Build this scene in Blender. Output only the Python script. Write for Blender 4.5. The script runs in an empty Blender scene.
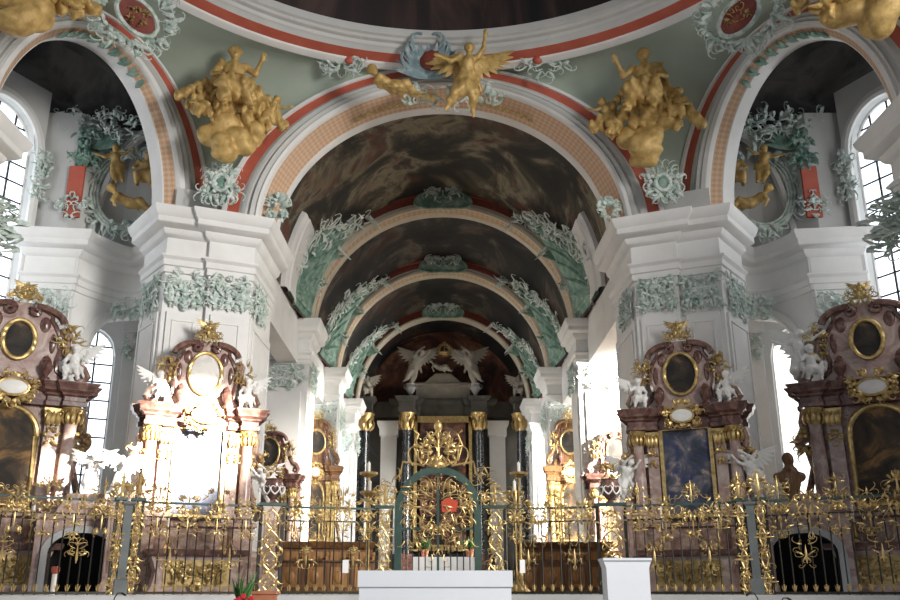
import bpy, math, random
import numpy as np
from mathutils import Vector, Matrix

R = math.radians
PI = math.pi
sc = bpy.context.scene
COL = sc.collection
TH = math.atan2(290, 900)
CT, ST = math.cos(TH), math.sin(TH)
EYE = 1.6
FL = 1.5            # choir floor, raised above the nave


def P(px, py, Y):
    """world point seen at photo pixel (px, py) and standing at depth Y"""
    u, v = (px - 443) / 900, (300 - py) / 900
    dy, dz = CT - v * ST, ST + v * CT
    t = Y / dy
    return Vector((u * t, Y, EYE + dz * t))


# ------------------------------------------------------------------ materials
def nt(name):
    m = bpy.data.materials.new(name)
    m.use_nodes = True
    t = m.node_tree
    return m, t, t.nodes['Principled BSDF']


def ramp(t, stops):
    r = t.nodes.new('ShaderNodeValToRGB')
    e = r.color_ramp.elements
    while len(e) < len(stops):
        e.new(0.5)
    for el, (p, c) in zip(e, stops):
        el.position = p
        el.color = (*c, 1)
    return r


def noise(t, scale, detail=4, dist=0.0, coord='Object', rough=.55, stretch=None):
    tc = t.nodes.new('ShaderNodeTexCoord')
    n = t.nodes.new('ShaderNodeTexNoise')
    n.inputs['Scale'].default_value = scale
    n.inputs['Detail'].default_value = detail
    n.inputs['Roughness'].default_value = rough
    n.inputs['Distortion'].default_value = dist
    if stretch:
        mp = t.nodes.new('ShaderNodeMapping')
        mp.inputs['Scale'].default_value = stretch
        t.links.new(tc.outputs[coord], mp.inputs[0])
        t.links.new(mp.outputs[0], n.inputs[0])
    else:
        t.links.new(tc.outputs[coord], n.inputs[0])
    return n


def mat(name, stops, scale=3, detail=4, dist=0.0, rough=.6, metal=0.0, bump=0.0, bscale=20, stretch=None):
    m, t, b = nt(name)
    if len(stops) == 1:
        b.inputs['Base Color'].default_value = (*stops[0], 1)
    else:
        if len(stops[0]) == 3:
            stops = [(.3 + .4 * i / (len(stops) - 1), c) for i, c in enumerate(stops)]
        n = noise(t, scale, detail, dist, stretch=stretch)
        r = ramp(t, stops)
        t.links.new(n.outputs['Fac'], r.inputs[0])
        t.links.new(r.outputs[0], b.inputs['Base Color'])
    b.inputs['Roughness'].default_value = rough
    b.inputs['Metallic'].default_value = metal
    if bump:
        n2 = noise(t, bscale, 3)
        bp = t.nodes.new('ShaderNodeBump')
        bp.inputs['Strength'].default_value = bump
        bp.inputs['Distance'].default_value = .05
        t.links.new(n2.outputs['Fac'], bp.inputs['Height'])
        t.links.new(bp.outputs[0], b.inputs['Normal'])
    return m


def emit(name, col, s):
    m, t, b = nt(name)
    b.inputs['Base Color'].default_value = (*col, 1)
    b.inputs['Emission Color'].default_value = (*col, 1)
    b.inputs['Emission Strength'].default_value = s
    return m


M = {}
M['white'] = mat('white_stucco', [(.70, .69, .67), (.78, .775, .76)], scale=1.2, rough=.7, bump=.05)
M['grey'] = mat('grey_stucco', [(.50, .50, .49), (.58, .58, .56)], scale=.8, rough=.7)
M['sage'] = mat('sage_plaster', [(.33, .385, .32), (.39, .445, .375)], scale=.6, rough=.8)
M['red'] = mat('red_band', [(.42, .085, .05), (.50, .12, .075)], scale=2, rough=.6)
M['darkred'] = mat('dark_red_band', [(.16, .03, .022), (.24, .055, .035)], scale=6, rough=.6)
M['mint'] = mat('mint_stucco', [(.3, (.26, .37, .32)), (.42, (.44, .54, .48)), (.52, (.66, .71, .67)), (.68, (.36, .48, .42))], scale=3.5, detail=3, rough=.6)
M['palemint'] = mat('pale_mint_stucco', [(.35, (.38, .48, .42)), (.5, (.66, .70, .66)), (.65, (.74, .76, .73))], scale=2, detail=3, rough=.6)
M['mintdark'] = mat('shaded_deep_mint', [(.3, (.08, .16, .125)), (.5, (.17, .29, .23)), (.7, (.36, .46, .39))], scale=2.5, detail=3, rough=.6)  # deep mint for accents; also darkened to carry the choir vault's dimness
M['ochre'] = mat('ochre_gilding', [(.3, (.34, .215, .065)), (.6, (.58, .39, .14))], scale=5, rough=.55, metal=.2, bump=.25, bscale=14)
M['gold'] = mat('gold_leaf', [(.3, (.36, .24, .085)), (.6, (.66, .48, .21))], scale=9, rough=.4, metal=.7)
M['goldsoft'] = mat('aged_gold', [(.3, (.28, .185, .065)), (.6, (.55, .40, .17))], scale=7, rough=.4, metal=.55)
M['iron'] = mat('dark_iron', [(.014, .014, .011), (.04, .036, .026)], scale=8, rough=.45, metal=.5)
M['greeniron'] = mat('green_iron', [(.022, .05, .04), (.04, .08, .064)], scale=5, rough=.45)
M['greypost'] = mat('grey_painted_post', [(.09, .10, .10), (.14, .155, .15)], scale=3, rough=.55)
M['marble'] = mat('red_brown_marble', [(.3, (.15, .08, .06)), (.48, (.29, .175, .135)), (.6, (.43, .32, .26)), (.72, (.20, .11, .085))], scale=3.5, detail=7, dist=1.4, rough=.28)
M['pink'] = mat('pink_marble', [(.3, (.27, .15, .135)), (.5, (.43, .31, .275)), (.66, (.55, .46, .41)), (.78, (.33, .20, .18))], scale=2.6, detail=7, dist=1.5, rough=.28)
M['darkmarble'] = mat('dark_red_marble', [(.3, (.065, .03, .025)), (.5, (.14, .068, .055)), (.7, (.25, .15, .12))], scale=4, detail=6, dist=1.2, rough=.25)
M['black'] = mat('black_marble', [(.45, (.012, .014, .016)), (.62, (.045, .05, .055)), (.75, (.16, .17, .18))], scale=3, detail=8, dist=2, rough=.25)
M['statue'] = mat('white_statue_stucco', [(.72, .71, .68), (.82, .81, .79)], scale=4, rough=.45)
M['stone'] = mat('grey_stone', [(.38, .38, .38), (.46, .46, .455)], scale=2, rough=.6)
M['wood'] = mat('walnut_wood', [(.3, (.10, .045, .018)), (.6, (.26, .13, .055))], scale=3, stretch=(6, 6, .6), rough=.4)
M['woodlight'] = mat('honey_wood', [(.3, (.26, .12, .035)), (.6, (.48, .25, .09))], scale=3, stretch=(6, 6, .6), rough=.4)
M['cloth'] = mat('white_linen', [(.78, .78, .78), (.84, .84, .84)], scale=6, rough=.8)
M['plasterwhite'] = mat('white_painted_block', [(.56, .585, .63), (.60, .625, .67)], scale=1, rough=.55)
M['leaf'] = mat('green_leaf', [(.03, .10, .02), (.08, .22, .05)], scale=6, rough=.5)
M['flower'] = mat('red_petal', [(.45, .01, .03), (.65, .03, .05)], scale=9, rough=.5)
M['terracotta'] = mat('terracotta', [(.36, .13, .07), (.45, .18, .10)], scale=6, rough=.8)
M['candle'] = mat('candle_wax', [(.85, .82, .74)], rough=.5)
M['paper'] = mat('white_paper', [(.82, .82, .82)], rough=.8)
M['blackmic'] = mat('black_plastic', [(.01, .01, .01)], rough=.4)
M['floor'] = mat('stone_floor', [(.14, .12, .10), (.2, .17, .14)], scale=1.5, rough=.45)
M['dark'] = mat('passage_shade_black', [(.01, .01, .01)], rough=.9)  # near-black puts the shade of the doorway passage into its colour
M['pane'] = emit('daylight_pane', (.86, .93, 1.0), 2.3)
M['panewarm'] = emit('daylight_curtain', (1.0, .985, .95), 1.8)
M['leadbar'] = mat('window_bar', [(.03, .035, .04)], rough=.5)


def fresco(name, stops, scale, dist=1.2, detail=6, red=None, stretch=None, redscale=.35):
    m, t, b = nt(name)
    n = noise(t, scale, detail, dist, rough=.6, stretch=stretch)
    r = ramp(t, stops)
    t.links.new(n.outputs['Fac'], r.inputs[0])
    out = r.outputs[0]
    if red:
        n2 = noise(t, scale * redscale + .25, 3, 1.0)
        r2 = ramp(t, [(.53, (0, 0, 0)), (.66, (1, 1, 1))])
        t.links.new(n2.outputs['Fac'], r2.inputs[0])
        mx = t.nodes.new('ShaderNodeMix')
        mx.data_type = 'RGBA'
        mx.inputs['B'].default_value = (*red, 1)
        t.links.new(r2.outputs[0], mx.inputs['Factor'])
        t.links.new(out, mx.inputs['A'])
        out = mx.outputs['Result']
    t.links.new(out, b.inputs['Base Color'])
    b.inputs['Roughness'].default_value = .75
    return m


M['fresco'] = fresco('vault_fresco', [(.36, (.006, .006, .005)), (.46, (.02, .018, .013)), (.51, (.075, .062, .04)), (.56, (.22, .185, .12)), (.60, (.06, .05, .035)), (.66, (.02, .018, .015)), (.74, (.10, .085, .06))], .34, .7, 10, red=(.11, .032, .018))
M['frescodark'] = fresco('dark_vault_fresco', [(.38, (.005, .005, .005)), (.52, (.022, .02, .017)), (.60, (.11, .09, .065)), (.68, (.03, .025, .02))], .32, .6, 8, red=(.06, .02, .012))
M['frescobay'] = fresco('bay_fresco', [(.40, (.006, .006, .006)), (.52, (.022, .021, .019)), (.62, (.075, .068, .058)), (.70, (.015, .015, .014))], .35, .5, 7)
M['frescodome'] = fresco('dome_fresco', [(.38, (.004, .003, .003)), (.5, (.020, .010, .010)), (.62, (.055, .03, .024)), (.75, (.012, .008, .008))], .5, 1.0, 6, stretch=(1, 1, .3))
M['frescored'] = fresco('apse_fresco', [(.36, (.03, .014, .010)), (.48, (.12, .045, .03)), (.58, (.26, .12, .07)), (.68, (.36, .24, .15))], .5, .7, 7)
M['drab'] = mat('drab_stone', [(.22, .20, .17), (.3, .27, .23)], scale=2, rough=.6)
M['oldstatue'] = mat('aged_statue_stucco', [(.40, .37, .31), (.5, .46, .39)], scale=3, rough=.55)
M['apsedark'] = mat('dark_apse_plaster', [(.3, (.03, .028, .024)), (.6, (.075, .068, .055))], scale=.8, detail=6, dist=1, rough=.7)
M['oil_dark'] = fresco('dark_oil_painting', [(.4, (.01, .009, .008)), (.55, (.045, .033, .022)), (.66, (.17, .10, .055)), (.72, (.03, .022, .018))], 1.7, .8, 5)
M['oil_blue'] = fresco('blue_oil_painting', [(.38, (.025, .03, .05)), (.5, (.07, .08, .12)), (.58, (.16, .15, .17)), (.64, (.40, .31, .25)), (.72, (.05, .065, .13))], 1.8, .8, 5, red=(.03, .045, .12), redscale=.7)
M['oil_ochre'] = fresco('brown_oil_painting', [(.4, (.016, .012, .009)), (.52, (.06, .038, .02)), (.62, (.24, .13, .045)), (.72, (.40, .25, .10))], 1.1, .8, 5)
M['oil_red'] = fresco('red_oil_painting', [(.4, (.03, .02, .015)), (.52, (.14, .05, .03)), (.62, (.30, .19, .12)), (.72, (.12, .08, .10))], .9, .8, 5)


def diaper(name, c1, c2, s):
    m, t, b = nt(name)
    tc = t.nodes.new('ShaderNodeTexCoord')
    mp = t.nodes.new('ShaderNodeMapping')
    mp.inputs['Rotation'].default_value = (0, 0, R(45))
    mp.inputs['Scale'].default_value = (s, s, s)
    ck = t.nodes.new('ShaderNodeTexChecker')
    ck.inputs['Scale'].default_value = 1
    ck.inputs['Color1'].default_value = (*c1, 1)
    ck.inputs['Color2'].default_value = (*c2, 1)
    t.links.new(tc.outputs['UV'], mp.inputs[0])
    t.links.new(mp.outputs[0], ck.inputs[0])
    t.links.new(ck.outputs[0], b.inputs['Base Color'])
    b.inputs['Roughness'].default_value = .6
    return m


M['diaper'] = diaper('orange_diaper', (.58, .34, .20), (.62, .46, .33), 8.5)
M['diapersmall'] = diaper('ochre_diaper', (.42, .25, .13), (.5, .36, .23), 6)


# ------------------------------------------------------------------ mesh builder
class MB:
    def __init__(s):
        s.v, s.f, s.uv = [], [], None

    def add(s, vs, fs):
        o = len(s.v)
        s.v += [tuple(p) for p in vs]
        s.f += [tuple(i + o for i in f) for f in fs]
        if s.uv is not None:
            s.uv += [(0, 0)] * (len(s.v) - len(s.uv))
        return s

    def box(s, x0, x1, y0, y1, z0, z1, T=None):
        vs = [(x, y, z) for z in (z0, z1) for y in (y0, y1) for x in (x0, x1)]
        if T:
            vs = [T(Vector(p)) for p in vs]
        return s.add(vs, [(0, 2, 3, 1), (4, 5, 7, 6), (0, 1, 5, 4), (2, 6, 7, 3), (0, 4, 6, 2), (1, 3, 7, 5)])

    def grid(s, rows, cu=False, cv=False, uvs=None):
        n, m = len(rows), len(rows[0])
        vs = [p for r in rows for p in r]
        fs = []
        for i in range(n if cv else n - 1):
            for j in range(m if cu else m - 1):
                a, b = i * m + j, i * m + (j + 1) % m
                c, d = ((i + 1) % n) * m + (j + 1) % m, ((i + 1) % n) * m + j
                fs.append((a, b, c, d))
        if uvs is not None and s.uv is None:
            s.uv = [(0, 0)] * len(s.v)
        o = len(s.v)
        s.add(vs, fs)
        if uvs is not None:
            s.uv[o:] = [q for r in uvs for q in r]
        return s

    def tube(s, path, r, sides=6, flat=1.0, fdir=None, closed=False):
        path = [Vector(p) for p in path]
        n = len(path)
        rr = r if isinstance(r, (list, tuple)) else [r] * n
        rows = []
        up = Vector((0.13, .21, .97)) if fdir is None else Vector(fdir)
        for i, p in enumerate(path):
            a = path[(i - 1) % n] if closed else path[max(i - 1, 0)]
            b = path[(i + 1) % n] if closed else path[min(i + 1, n - 1)]
            t = (b - a)
            t = t.normalized() if t.length > 1e-9 else Vector((0, 0, 1))
            x = t.cross(up)
            if x.length < 1e-4:
                x = t.cross(Vector((1, 0, 0)))
            x.normalize()
            y = x.cross(t).normalized()
            rows.append([p + x * (rr[i] * math.cos(2 * PI * k / sides)) + y * (rr[i] * flat * math.sin(2 * PI * k / sides)) for k in range(sides)])
        o = len(s.v)
        s.grid(rows, cu=True, cv=closed)
        if not closed:
            s.f.append(tuple(o + k for k in range(sides))[::-1])
            s.f.append(tuple(o + (n - 1) * sides + k for k in range(sides)))
        return s

    def lathe(s, prof, segs=16, c=(0, 0, 0), a0=0, a1=2 * PI, sx=1, sy=1):
        full = abs(a1 - a0 - 2 * PI) < 1e-6
        ns = segs if full else segs + 1
        rows = [[(c[0] + r * sx * math.cos(a0 + (a1 - a0) * k / segs), c[1] + r * sy * math.sin(a0 + (a1 - a0) * k / segs), c[2] + z) for k in range(ns)] for r, z in prof]
        return s.grid(rows, cu=full)

    def ball(s, c, rx, ry=None, rz=None, n=8):
        ry = ry or rx
        rz = rz or rx
        prof = [(math.sin(PI * i / n), -math.cos(PI * i / n)) for i in range(n + 1)]
        rows = [[(c[0] + rx * max(r, .001) * math.cos(2 * PI * k / (n + 2)), c[1] + ry * max(r, .001) * math.sin(2 * PI * k / (n + 2)), c[2] + rz * z) for k in range(n + 2)] for r, z in prof]
        return s.grid(rows, cu=True)

    def prism(s, poly, z0, z1):
        n = len(poly)
        s.add([(x, y, z0) for x, y in poly] + [(x, y, z1) for x, y in poly],
              [tuple(range(n))[::-1], tuple(range(n, 2 * n))] + [(i, (i + 1) % n, n + (i + 1) % n, n + i) for i in range(n)])
        return s

    def prism_xz(s, poly, y0, y1):
        n = len(poly)
        s.add([(x, y0, z) for x, z in poly] + [(x, y1, z) for x, z in poly],
              [tuple(range(n)), tuple(range(n, 2 * n))[::-1]] + [(i, n + i, n + (i + 1) % n, (i + 1) % n) for i in range(n)])
        return s

    def mould(s, plan, prof, side=1, closed=False):
        """sweep a moulding profile [(outward, z)] along a plan polyline with mitred corners"""
        pl = [Vector((p[0], p[1])) for p in plan]
        n = len(pl)
        nor = []
        for i in range(n):
            def en(a, b):
                d = (b - a).normalized()
                return Vector((d.y, -d.x)) * side
            es = []
            if i > 0 or closed:
                es.append(en(pl[i - 1], pl[i]))
            if i < n - 1 or closed:
                es.append(en(pl[i], pl[(i + 1) % n]))
            if len(es) == 2:
                m = es[0] + es[1]
                m = m / max(m.dot(es[0]), .35)
            else:
                m = es[0]
            nor.append(m)
        rows = [[(p.x + nn.x * o, p.y + nn.y * o, z) for p, nn in zip(pl, nor)] for o, z in prof]
        s.grid(rows, cu=closed)
        return s

    def xf(s, T):
        s.v = [tuple(T(Vector(p))) for p in s.v]
        return s

    def build(s, name, m, parent=None, smooth=True, world=False, loc=None, link=True):
        v = s.v
        o_loc = (0, 0, 0)
        if parent is not None and world:
            L = parent.location
            v = [(a - L.x, b - L.y, c - L.z) for a, b, c in v]
        elif parent is None:
            if loc is None:
                A = np.array(v)
                mn, mx = A.min(0), A.max(0)
                loc = ((mn[0] + mx[0]) / 2, (mn[1] + mx[1]) / 2, mn[2])
            v = [(a - loc[0], b - loc[1], c - loc[2]) for a, b, c in v]
            o_loc = loc
        me = bpy.data.meshes.new(name)
        me.from_pydata(v, [], s.f)
        if s.uv is not None:
            ul = me.uv_layers.new(name='UVMap')
            idx = np.empty(len(me.loops), dtype=np.int32)
            me.loops.foreach_get('vertex_index', idx)
            ul.data.foreach_set('uv', np.array(s.uv, dtype=np.float32)[idx].ravel())
        if smooth:
            me.polygons.foreach_set('use_smooth', [True] * len(me.polygons))
            me.set_sharp_from_angle(angle=R(38))
        me.materials.append(m if not isinstance(m, str) else M[m])
        me.validate()
        o = bpy.data.objects.new(name, me)
        COL.objects.link(o)
        o.location = o_loc
        if parent is not None:
            o.parent = parent
            o.location = (0, 0, 0)
        return o


def tag(o, label, cat, group=None, kind=None):
    o['label'] = label
    o['category'] = cat
    if group:
        o['group'] = group
    if kind:
        o['kind'] = kind
    return o


def thing(name, label, cat, loc=(0, 0, 0), rz=0, group=None):
    o = bpy.data.objects.new(name, None)
    o.empty_display_size = .3
    COL.objects.link(o)
    o.location = loc
    o.rotation_euler = (0, 0, rz)
    return tag(o, label, cat, group)


def struct(name, mb, m, parent=None, smooth=True, **k):
    o = mb.build(name, m, parent, smooth, **k)
    if parent is None:
        o['kind'] = 'structure'
    return o


def part(o, mesh, name, loc=(0, 0, 0)):
    c = bpy.data.objects.new(name, mesh)
    COL.objects.link(c)
    c.parent = o
    c.location = loc
    return c


def copy_tree(o, parent=None):
    c = o.copy()
    COL.objects.link(c)
    if parent is not None:
        c.parent = parent
    for ch in list(o.children):
        copy_tree(ch, c)
    return c


# ------------------------------------------------------------------ ornament
class Fr:
    """plane frame: (u, w, d) -> world; u across, w up, d towards the viewer of the ornament"""
    def __init__(s, o, U=(1, 0, 0), W=(0, 0, 1), D=None):
        s.o, s.U, s.W = Vector(o), Vector(U).normalized(), Vector(W).normalized()
        s.D = Vector(D).normalized() if D is not None else s.U.cross(s.W)

    def __call__(s, u, w, d=0):
        return s.o + s.U * u + s.W * w + s.D * d


def scroll(mb, fr, u, w, ang, L, turn, r, dep=.05, n=9, sides=5, flip=1):
    pts, rr = [], []
    st = L / (n - 1)
    for i in range(n):
        t = i / (n - 1)
        pts.append(fr(u * flip, w, dep * (.5 + .7 * math.sin(PI * t))))
        rr.append(r * (1 - .72 * t) + (r * .35 if i == n - 1 else 0))
        h = ang + turn * t ** 1.7
        k = 1.25 - .75 * t
        u += math.cos(h) * st * k
        w += math.sin(h) * st * k
    mb.tube(pts, rr, sides, fdir=fr.D)


def leafb(mb, fr, u, w, ang, L, wd, dep, flip=1):
    pts = [fr((u + math.cos(ang) * L * t) * flip, w + math.sin(ang) * L * t, dep * (1 + 1.2 * math.sin(PI * t))) for t in (0, .25, .55, .85, 1)]
    mb.tube(pts, [wd * .3, wd, wd * .9, wd * .4, wd * .08], 5, flat=.45, fdir=fr.D)


def rocaille(mb, fr, w, h, n, seed, r=.045, dep=.06, shape='ellipse', sym=True, leaf=.5, out=1.0, L=None):
    rng = random.Random(seed)
    L0 = L or .55 * min(w, h)
    for i in range(n):
        if shape == 'ellipse':
            a = rng.uniform(-PI / 2, PI / 2)
            q = math.sqrt(rng.random()) * .78
            u, z = math.cos(a) * q * w / 2, math.sin(a) * q * h / 2
        elif shape == 'rect':
            u, z = rng.uniform(0, .46) * w, rng.uniform(-.45, .45) * h
        elif shape == 'tri_down':
            z = rng.uniform(-.48, .45)
            u = rng.uniform(0, .5) * w * (z + .5) ** .8
            z *= h
        elif shape == 'ring':
            a = rng.uniform(-PI / 2, PI / 2)
            q = rng.uniform(.8, 1.0)
            u, z = math.cos(a) * q * w / 2, math.sin(a) * q * h / 2
        ang = math.atan2(z, u + .05 * w) + rng.uniform(-1.2, 1.2) * out if shape != 'rect' else rng.uniform(0, 2 * PI)
        tr = rng.choice((-1, 1)) * rng.uniform(2.5, 6.5)
        l = L0 * rng.uniform(.6, 1.25)
        rad = r * rng.uniform(.7, 1.25)
        dp = dep * rng.uniform(.5, 1.5)
        for fl in ((1, -1) if sym else (rng.choice((1, -1)),)):
            scroll(mb, fr, u, z, ang, l, tr, rad, dp, flip=fl)
        if rng.random() < leaf:
            la = ang + rng.uniform(-1, 1)
            ll = l * .6
            for fl in ((1, -1) if sym else (rng.choice((1, -1)),)):
                leafb(mb, fr, u, z, la, ll, r * 1.7, dp, flip=fl)
    return mb


def shell(mb, fr, w, h, ribs=9, dep=.1):
    """fluted shell / palmette"""
    for i in range(ribs):
        a = PI * (.08 + .84 * i / (ribs - 1))
        leafb(mb, fr, 0, -h * .35, a, (h * .85) * (1 if abs(a - PI / 2) < .9 else .9) * (1 if w <= h else 1 + (w / h - 1) * abs(math.cos(a))), h * .11, dep)
    return mb


# ------------------------------------------------------------------ sculpture (implicit surfaces)
def surface_nets(F, org, h):
    ins = F < 0
    nx, ny, nz = F.shape
    cnt = np.zeros((nx - 1, ny - 1, nz - 1), np.int32)
    sm = np.zeros((nx - 1, ny - 1, nz - 1, 3))
    ec = np.zeros((nx - 1, ny - 1, nz - 1))
    off = [(i, j, k) for i in (0, 1) for j in (0, 1) for k in (0, 1)]

    def sl(A, o):
        return A[o[0]:nx - 1 + o[0], o[1]:ny - 1 + o[1], o[2]:nz - 1 + o[2]]
    for o in off:
        for ax in range(3):
            if o[ax] == 0:
                q = list(o)
                q[ax] = 1
                a, b = sl(F, o), sl(F, q)
                cr = (a < 0) != (b < 0)
                t = np.where(cr, a / np.where(cr, a - b, 1), 0)
                for c in range(3):
                    sm[..., c] += np.where(cr, (o[c] + (t if c == ax else 0)), 0)
                ec += cr
    act = ec > 0
    idx = -np.ones(act.shape, np.int64)
    idx[act] = np.arange(act.sum())
    I = np.argwhere(act)
    V = (I + sm[act] / ec[act][:, None]) * h + np.array(org)
    faces = []
    for ax in range(3):
        a1, a2 = (ax + 1) % 3, (ax + 2) % 3
        s0 = [slice(None)] * 3
        s1 = [slice(None)] * 3
        s0[ax] = slice(0, -1)
        s1[ax] = slice(1, None)
        A, B = ins[tuple(s0)], ins[tuple(s1)]
        E = np.argwhere(A != B)
        ok = (E[:, a1] > 0) & (E[:, a2] > 0) & (E[:, a1] < F.shape[a1] - 1) & (E[:, a2] < F.shape[a2] - 1)
        E = E[ok]
        d1 = np.zeros(3, int)
        d1[a1] = 1
        d2 = np.zeros(3, int)
        d2[a2] = 1
        q = [E - d1 - d2, E - d2, E, E - d1]
        q = np.stack([idx[x[:, 0], x[:, 1], x[:, 2]] for x in q], 1)
        fl = A[E[:, 0], E[:, 1], E[:, 2]]
        q[~fl] = q[~fl][:, ::-1]
        faces.append(q)
    Q = np.concatenate(faces)
    Q = Q[(Q >= 0).all(1)]
    return V.tolist(), Q.tolist()


def sdf_mesh(prims, res, k=.03, fold=0.0, foldf=40):
    """prims: ('c', p0, p1, r0, r1, folded) capsules and ('e', c, (rx, ry, rz), folded) ellipsoids"""
    lo, hi = np.full(3, 1e9), np.full(3, -1e9)
    for q in prims:
        if q[0] == 'c':
            for p, r in ((q[1], q[3]), (q[2], q[4])):
                lo, hi = np.minimum(lo, np.array(p) - r), np.maximum(hi, np.array(p) + r)
        else:
            lo, hi = np.minimum(lo, np.array(q[1]) - np.array(q[2])), np.maximum(hi, np.array(q[1]) + np.array(q[2]))
    lo -= 3 * res + fold
    hi += 3 * res + fold
    n = np.ceil((hi - lo) / res).astype(int) + 1
    G = np.stack(np.meshgrid(*[lo[i] + res * np.arange(n[i]) for i in range(3)], indexing='ij'), -1)
    wave = np.sin(foldf * (G[..., 0] * .9 + .35 * G[..., 2] + .05 * np.sin(9 * G[..., 2] + 5 * G[..., 1]))) * .6 + np.sin(foldf * .7 * (.8 * G[..., 0] - .6 * G[..., 2] + .6 * G[..., 1])) * .5
    F = None
    for q in prims:
        if q[0] == 'c':
            a, b = np.array(q[1], float), np.array(q[2], float)
            ba = b - a
            t = np.clip(((G - a) @ ba) / max(ba @ ba, 1e-9), 0, 1)
            d = np.linalg.norm(G - a - t[..., None] * ba, axis=-1) - (q[3] + (q[4] - q[3]) * t)
            fd = q[5] if len(q) > 5 else 0
        else:
            rr = np.array(q[2], float)
            kk = np.linalg.norm((G - np.array(q[1])) / rr, axis=-1)
            d = (kk - 1) * rr.min()
            fd = q[3] if len(q) > 3 else 0
        if fd:
            d = d + fold * wave * fd
        if F is None:
            F = d
        else:
            hh = np.clip(.5 + .5 * (F - d) / k, 0, 1)
            F = F + (d - F) * hh - k * hh * (1 - hh)
    return surface_nets(F, lo, res)


BASE = dict(pel=(0, 0, .52), wai=(0, 0, .62), che=(0, 0, .735), nec=(0, -.005, .835), hea=(0, -.015, .925),
            shL=(-.115, 0, .80), elL=(-.17, .01, .64), wrL=(-.19, -.05, .50), shR=(.115, 0, .80), elR=(.17, .01, .64), wrR=(.19, -.05, .50),
            hiL=(-.06, 0, .5), knL=(-.075, -.03, .28), anL=(-.07, .01, .05), toL=(-.08, -.09, .025),
            hiR=(.06, 0, .5), knR=(.075, -.03, .28), anR=(.07, .01, .05), toR=(.08, -.09, .025))
POSES = {
    'stand': {},
    'fly': dict(pel=(0, .0, .50), wai=(.01, -.02, .60), che=(.03, -.05, .72), nec=(.045, -.06, .82), hea=(.05, -.085, .91), shL=(-.08, -.05, .80), elL=(-.20, -.08, .72), wrL=(-.33, -.12, .76), shR=(.15, -.05, .79), elR=(.24, -.09, .90), wrR=(.26, -.12, 1.08),
                hiL=(-.06, 0, .48), knL=(-.13, -.06, .27), anL=(-.24, .03, .10), toL=(-.28, .0, .03), hiR=(.06, 0, .48), knR=(.10, -.05, .26), anR=(.09, .05, .05), toR=(.10, .03, -.05)),
    'sit': dict(pel=(0, 0, .30), wai=(0, -.01, .41), che=(.01, -.02, .53), nec=(.015, -.03, .63), hea=(.02, -.05, .72), shL=(-.115, -.02, .59), elL=(-.2, -.06, .45), wrL=(-.16, -.17, .40), shR=(.13, -.02, .59), elR=(.22, -.05, .50), wrR=(.27, -.12, .62),
                hiL=(-.06, 0, .28), knL=(-.11, -.20, .27), anL=(-.10, -.20, .05), toL=(-.11, -.28, .02), hiR=(.06, 0, .28), knR=(.10, -.20, .29), anR=(.15, -.15, .07), toR=(.17, -.23, .03)),
    'recline': dict(pel=(0, 0, .16), wai=(-.09, 0, .21), che=(-.19, -.01, .28), nec=(-.27, -.02, .35), hea=(-.33, -.03, .43), shL=(-.24, -.10, .30), elL=(-.30, -.15, .16), wrL=(-.25, -.20, .06), shR=(-.20, .08, .33), elR=(-.10, -.02, .28), wrR=(.0, -.08, .25),
                    hiL=(.03, -.05, .14), knL=(.22, -.10, .22), anL=(.40, -.08, .06), toL=(.48, -.10, .07), hiR=(.03, .05, .16), knR=(.22, .03, .17), anR=(.43, .02, .06), toR=(.5, .0, .09)),
    'reach': dict(che=(.02, -.03, .735), hea=(.05, -.05, .92), shL=(-.10, -.02, .80), elL=(-.22, -.06, .74), wrL=(-.36, -.10, .80), shR=(.13, -.03, .80), elR=(.25, -.07, .78), wrR=(.40, -.09, .86), knL=(-.10, -.10, .28), anL=(-.06, .06, .08), toL=(-.07, .0, .02), knR=(.07, .0, .27)),
    'lean': dict(pel=(0, 0, .50), wai=(.05, -.02, .59), che=(.12, -.05, .69), nec=(.18, -.08, .77), hea=(.22, -.11, .85), shL=(.03, -.08, .77), elL=(.10, -.16, .86), wrL=(.22, -.2, .94), shR=(.22, -.03, .70), elR=(.32, -.10, .74), wrR=(.40, -.14, .84), knL=(-.10, -.05, .29), anL=(-.22, .04, .14), toL=(-.3, .03, .1), knR=(.03, -.06, .27), anR=(-.06, .02, .05), toR=(-.11, -.01, .0)),
}
_fig = {}


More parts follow.
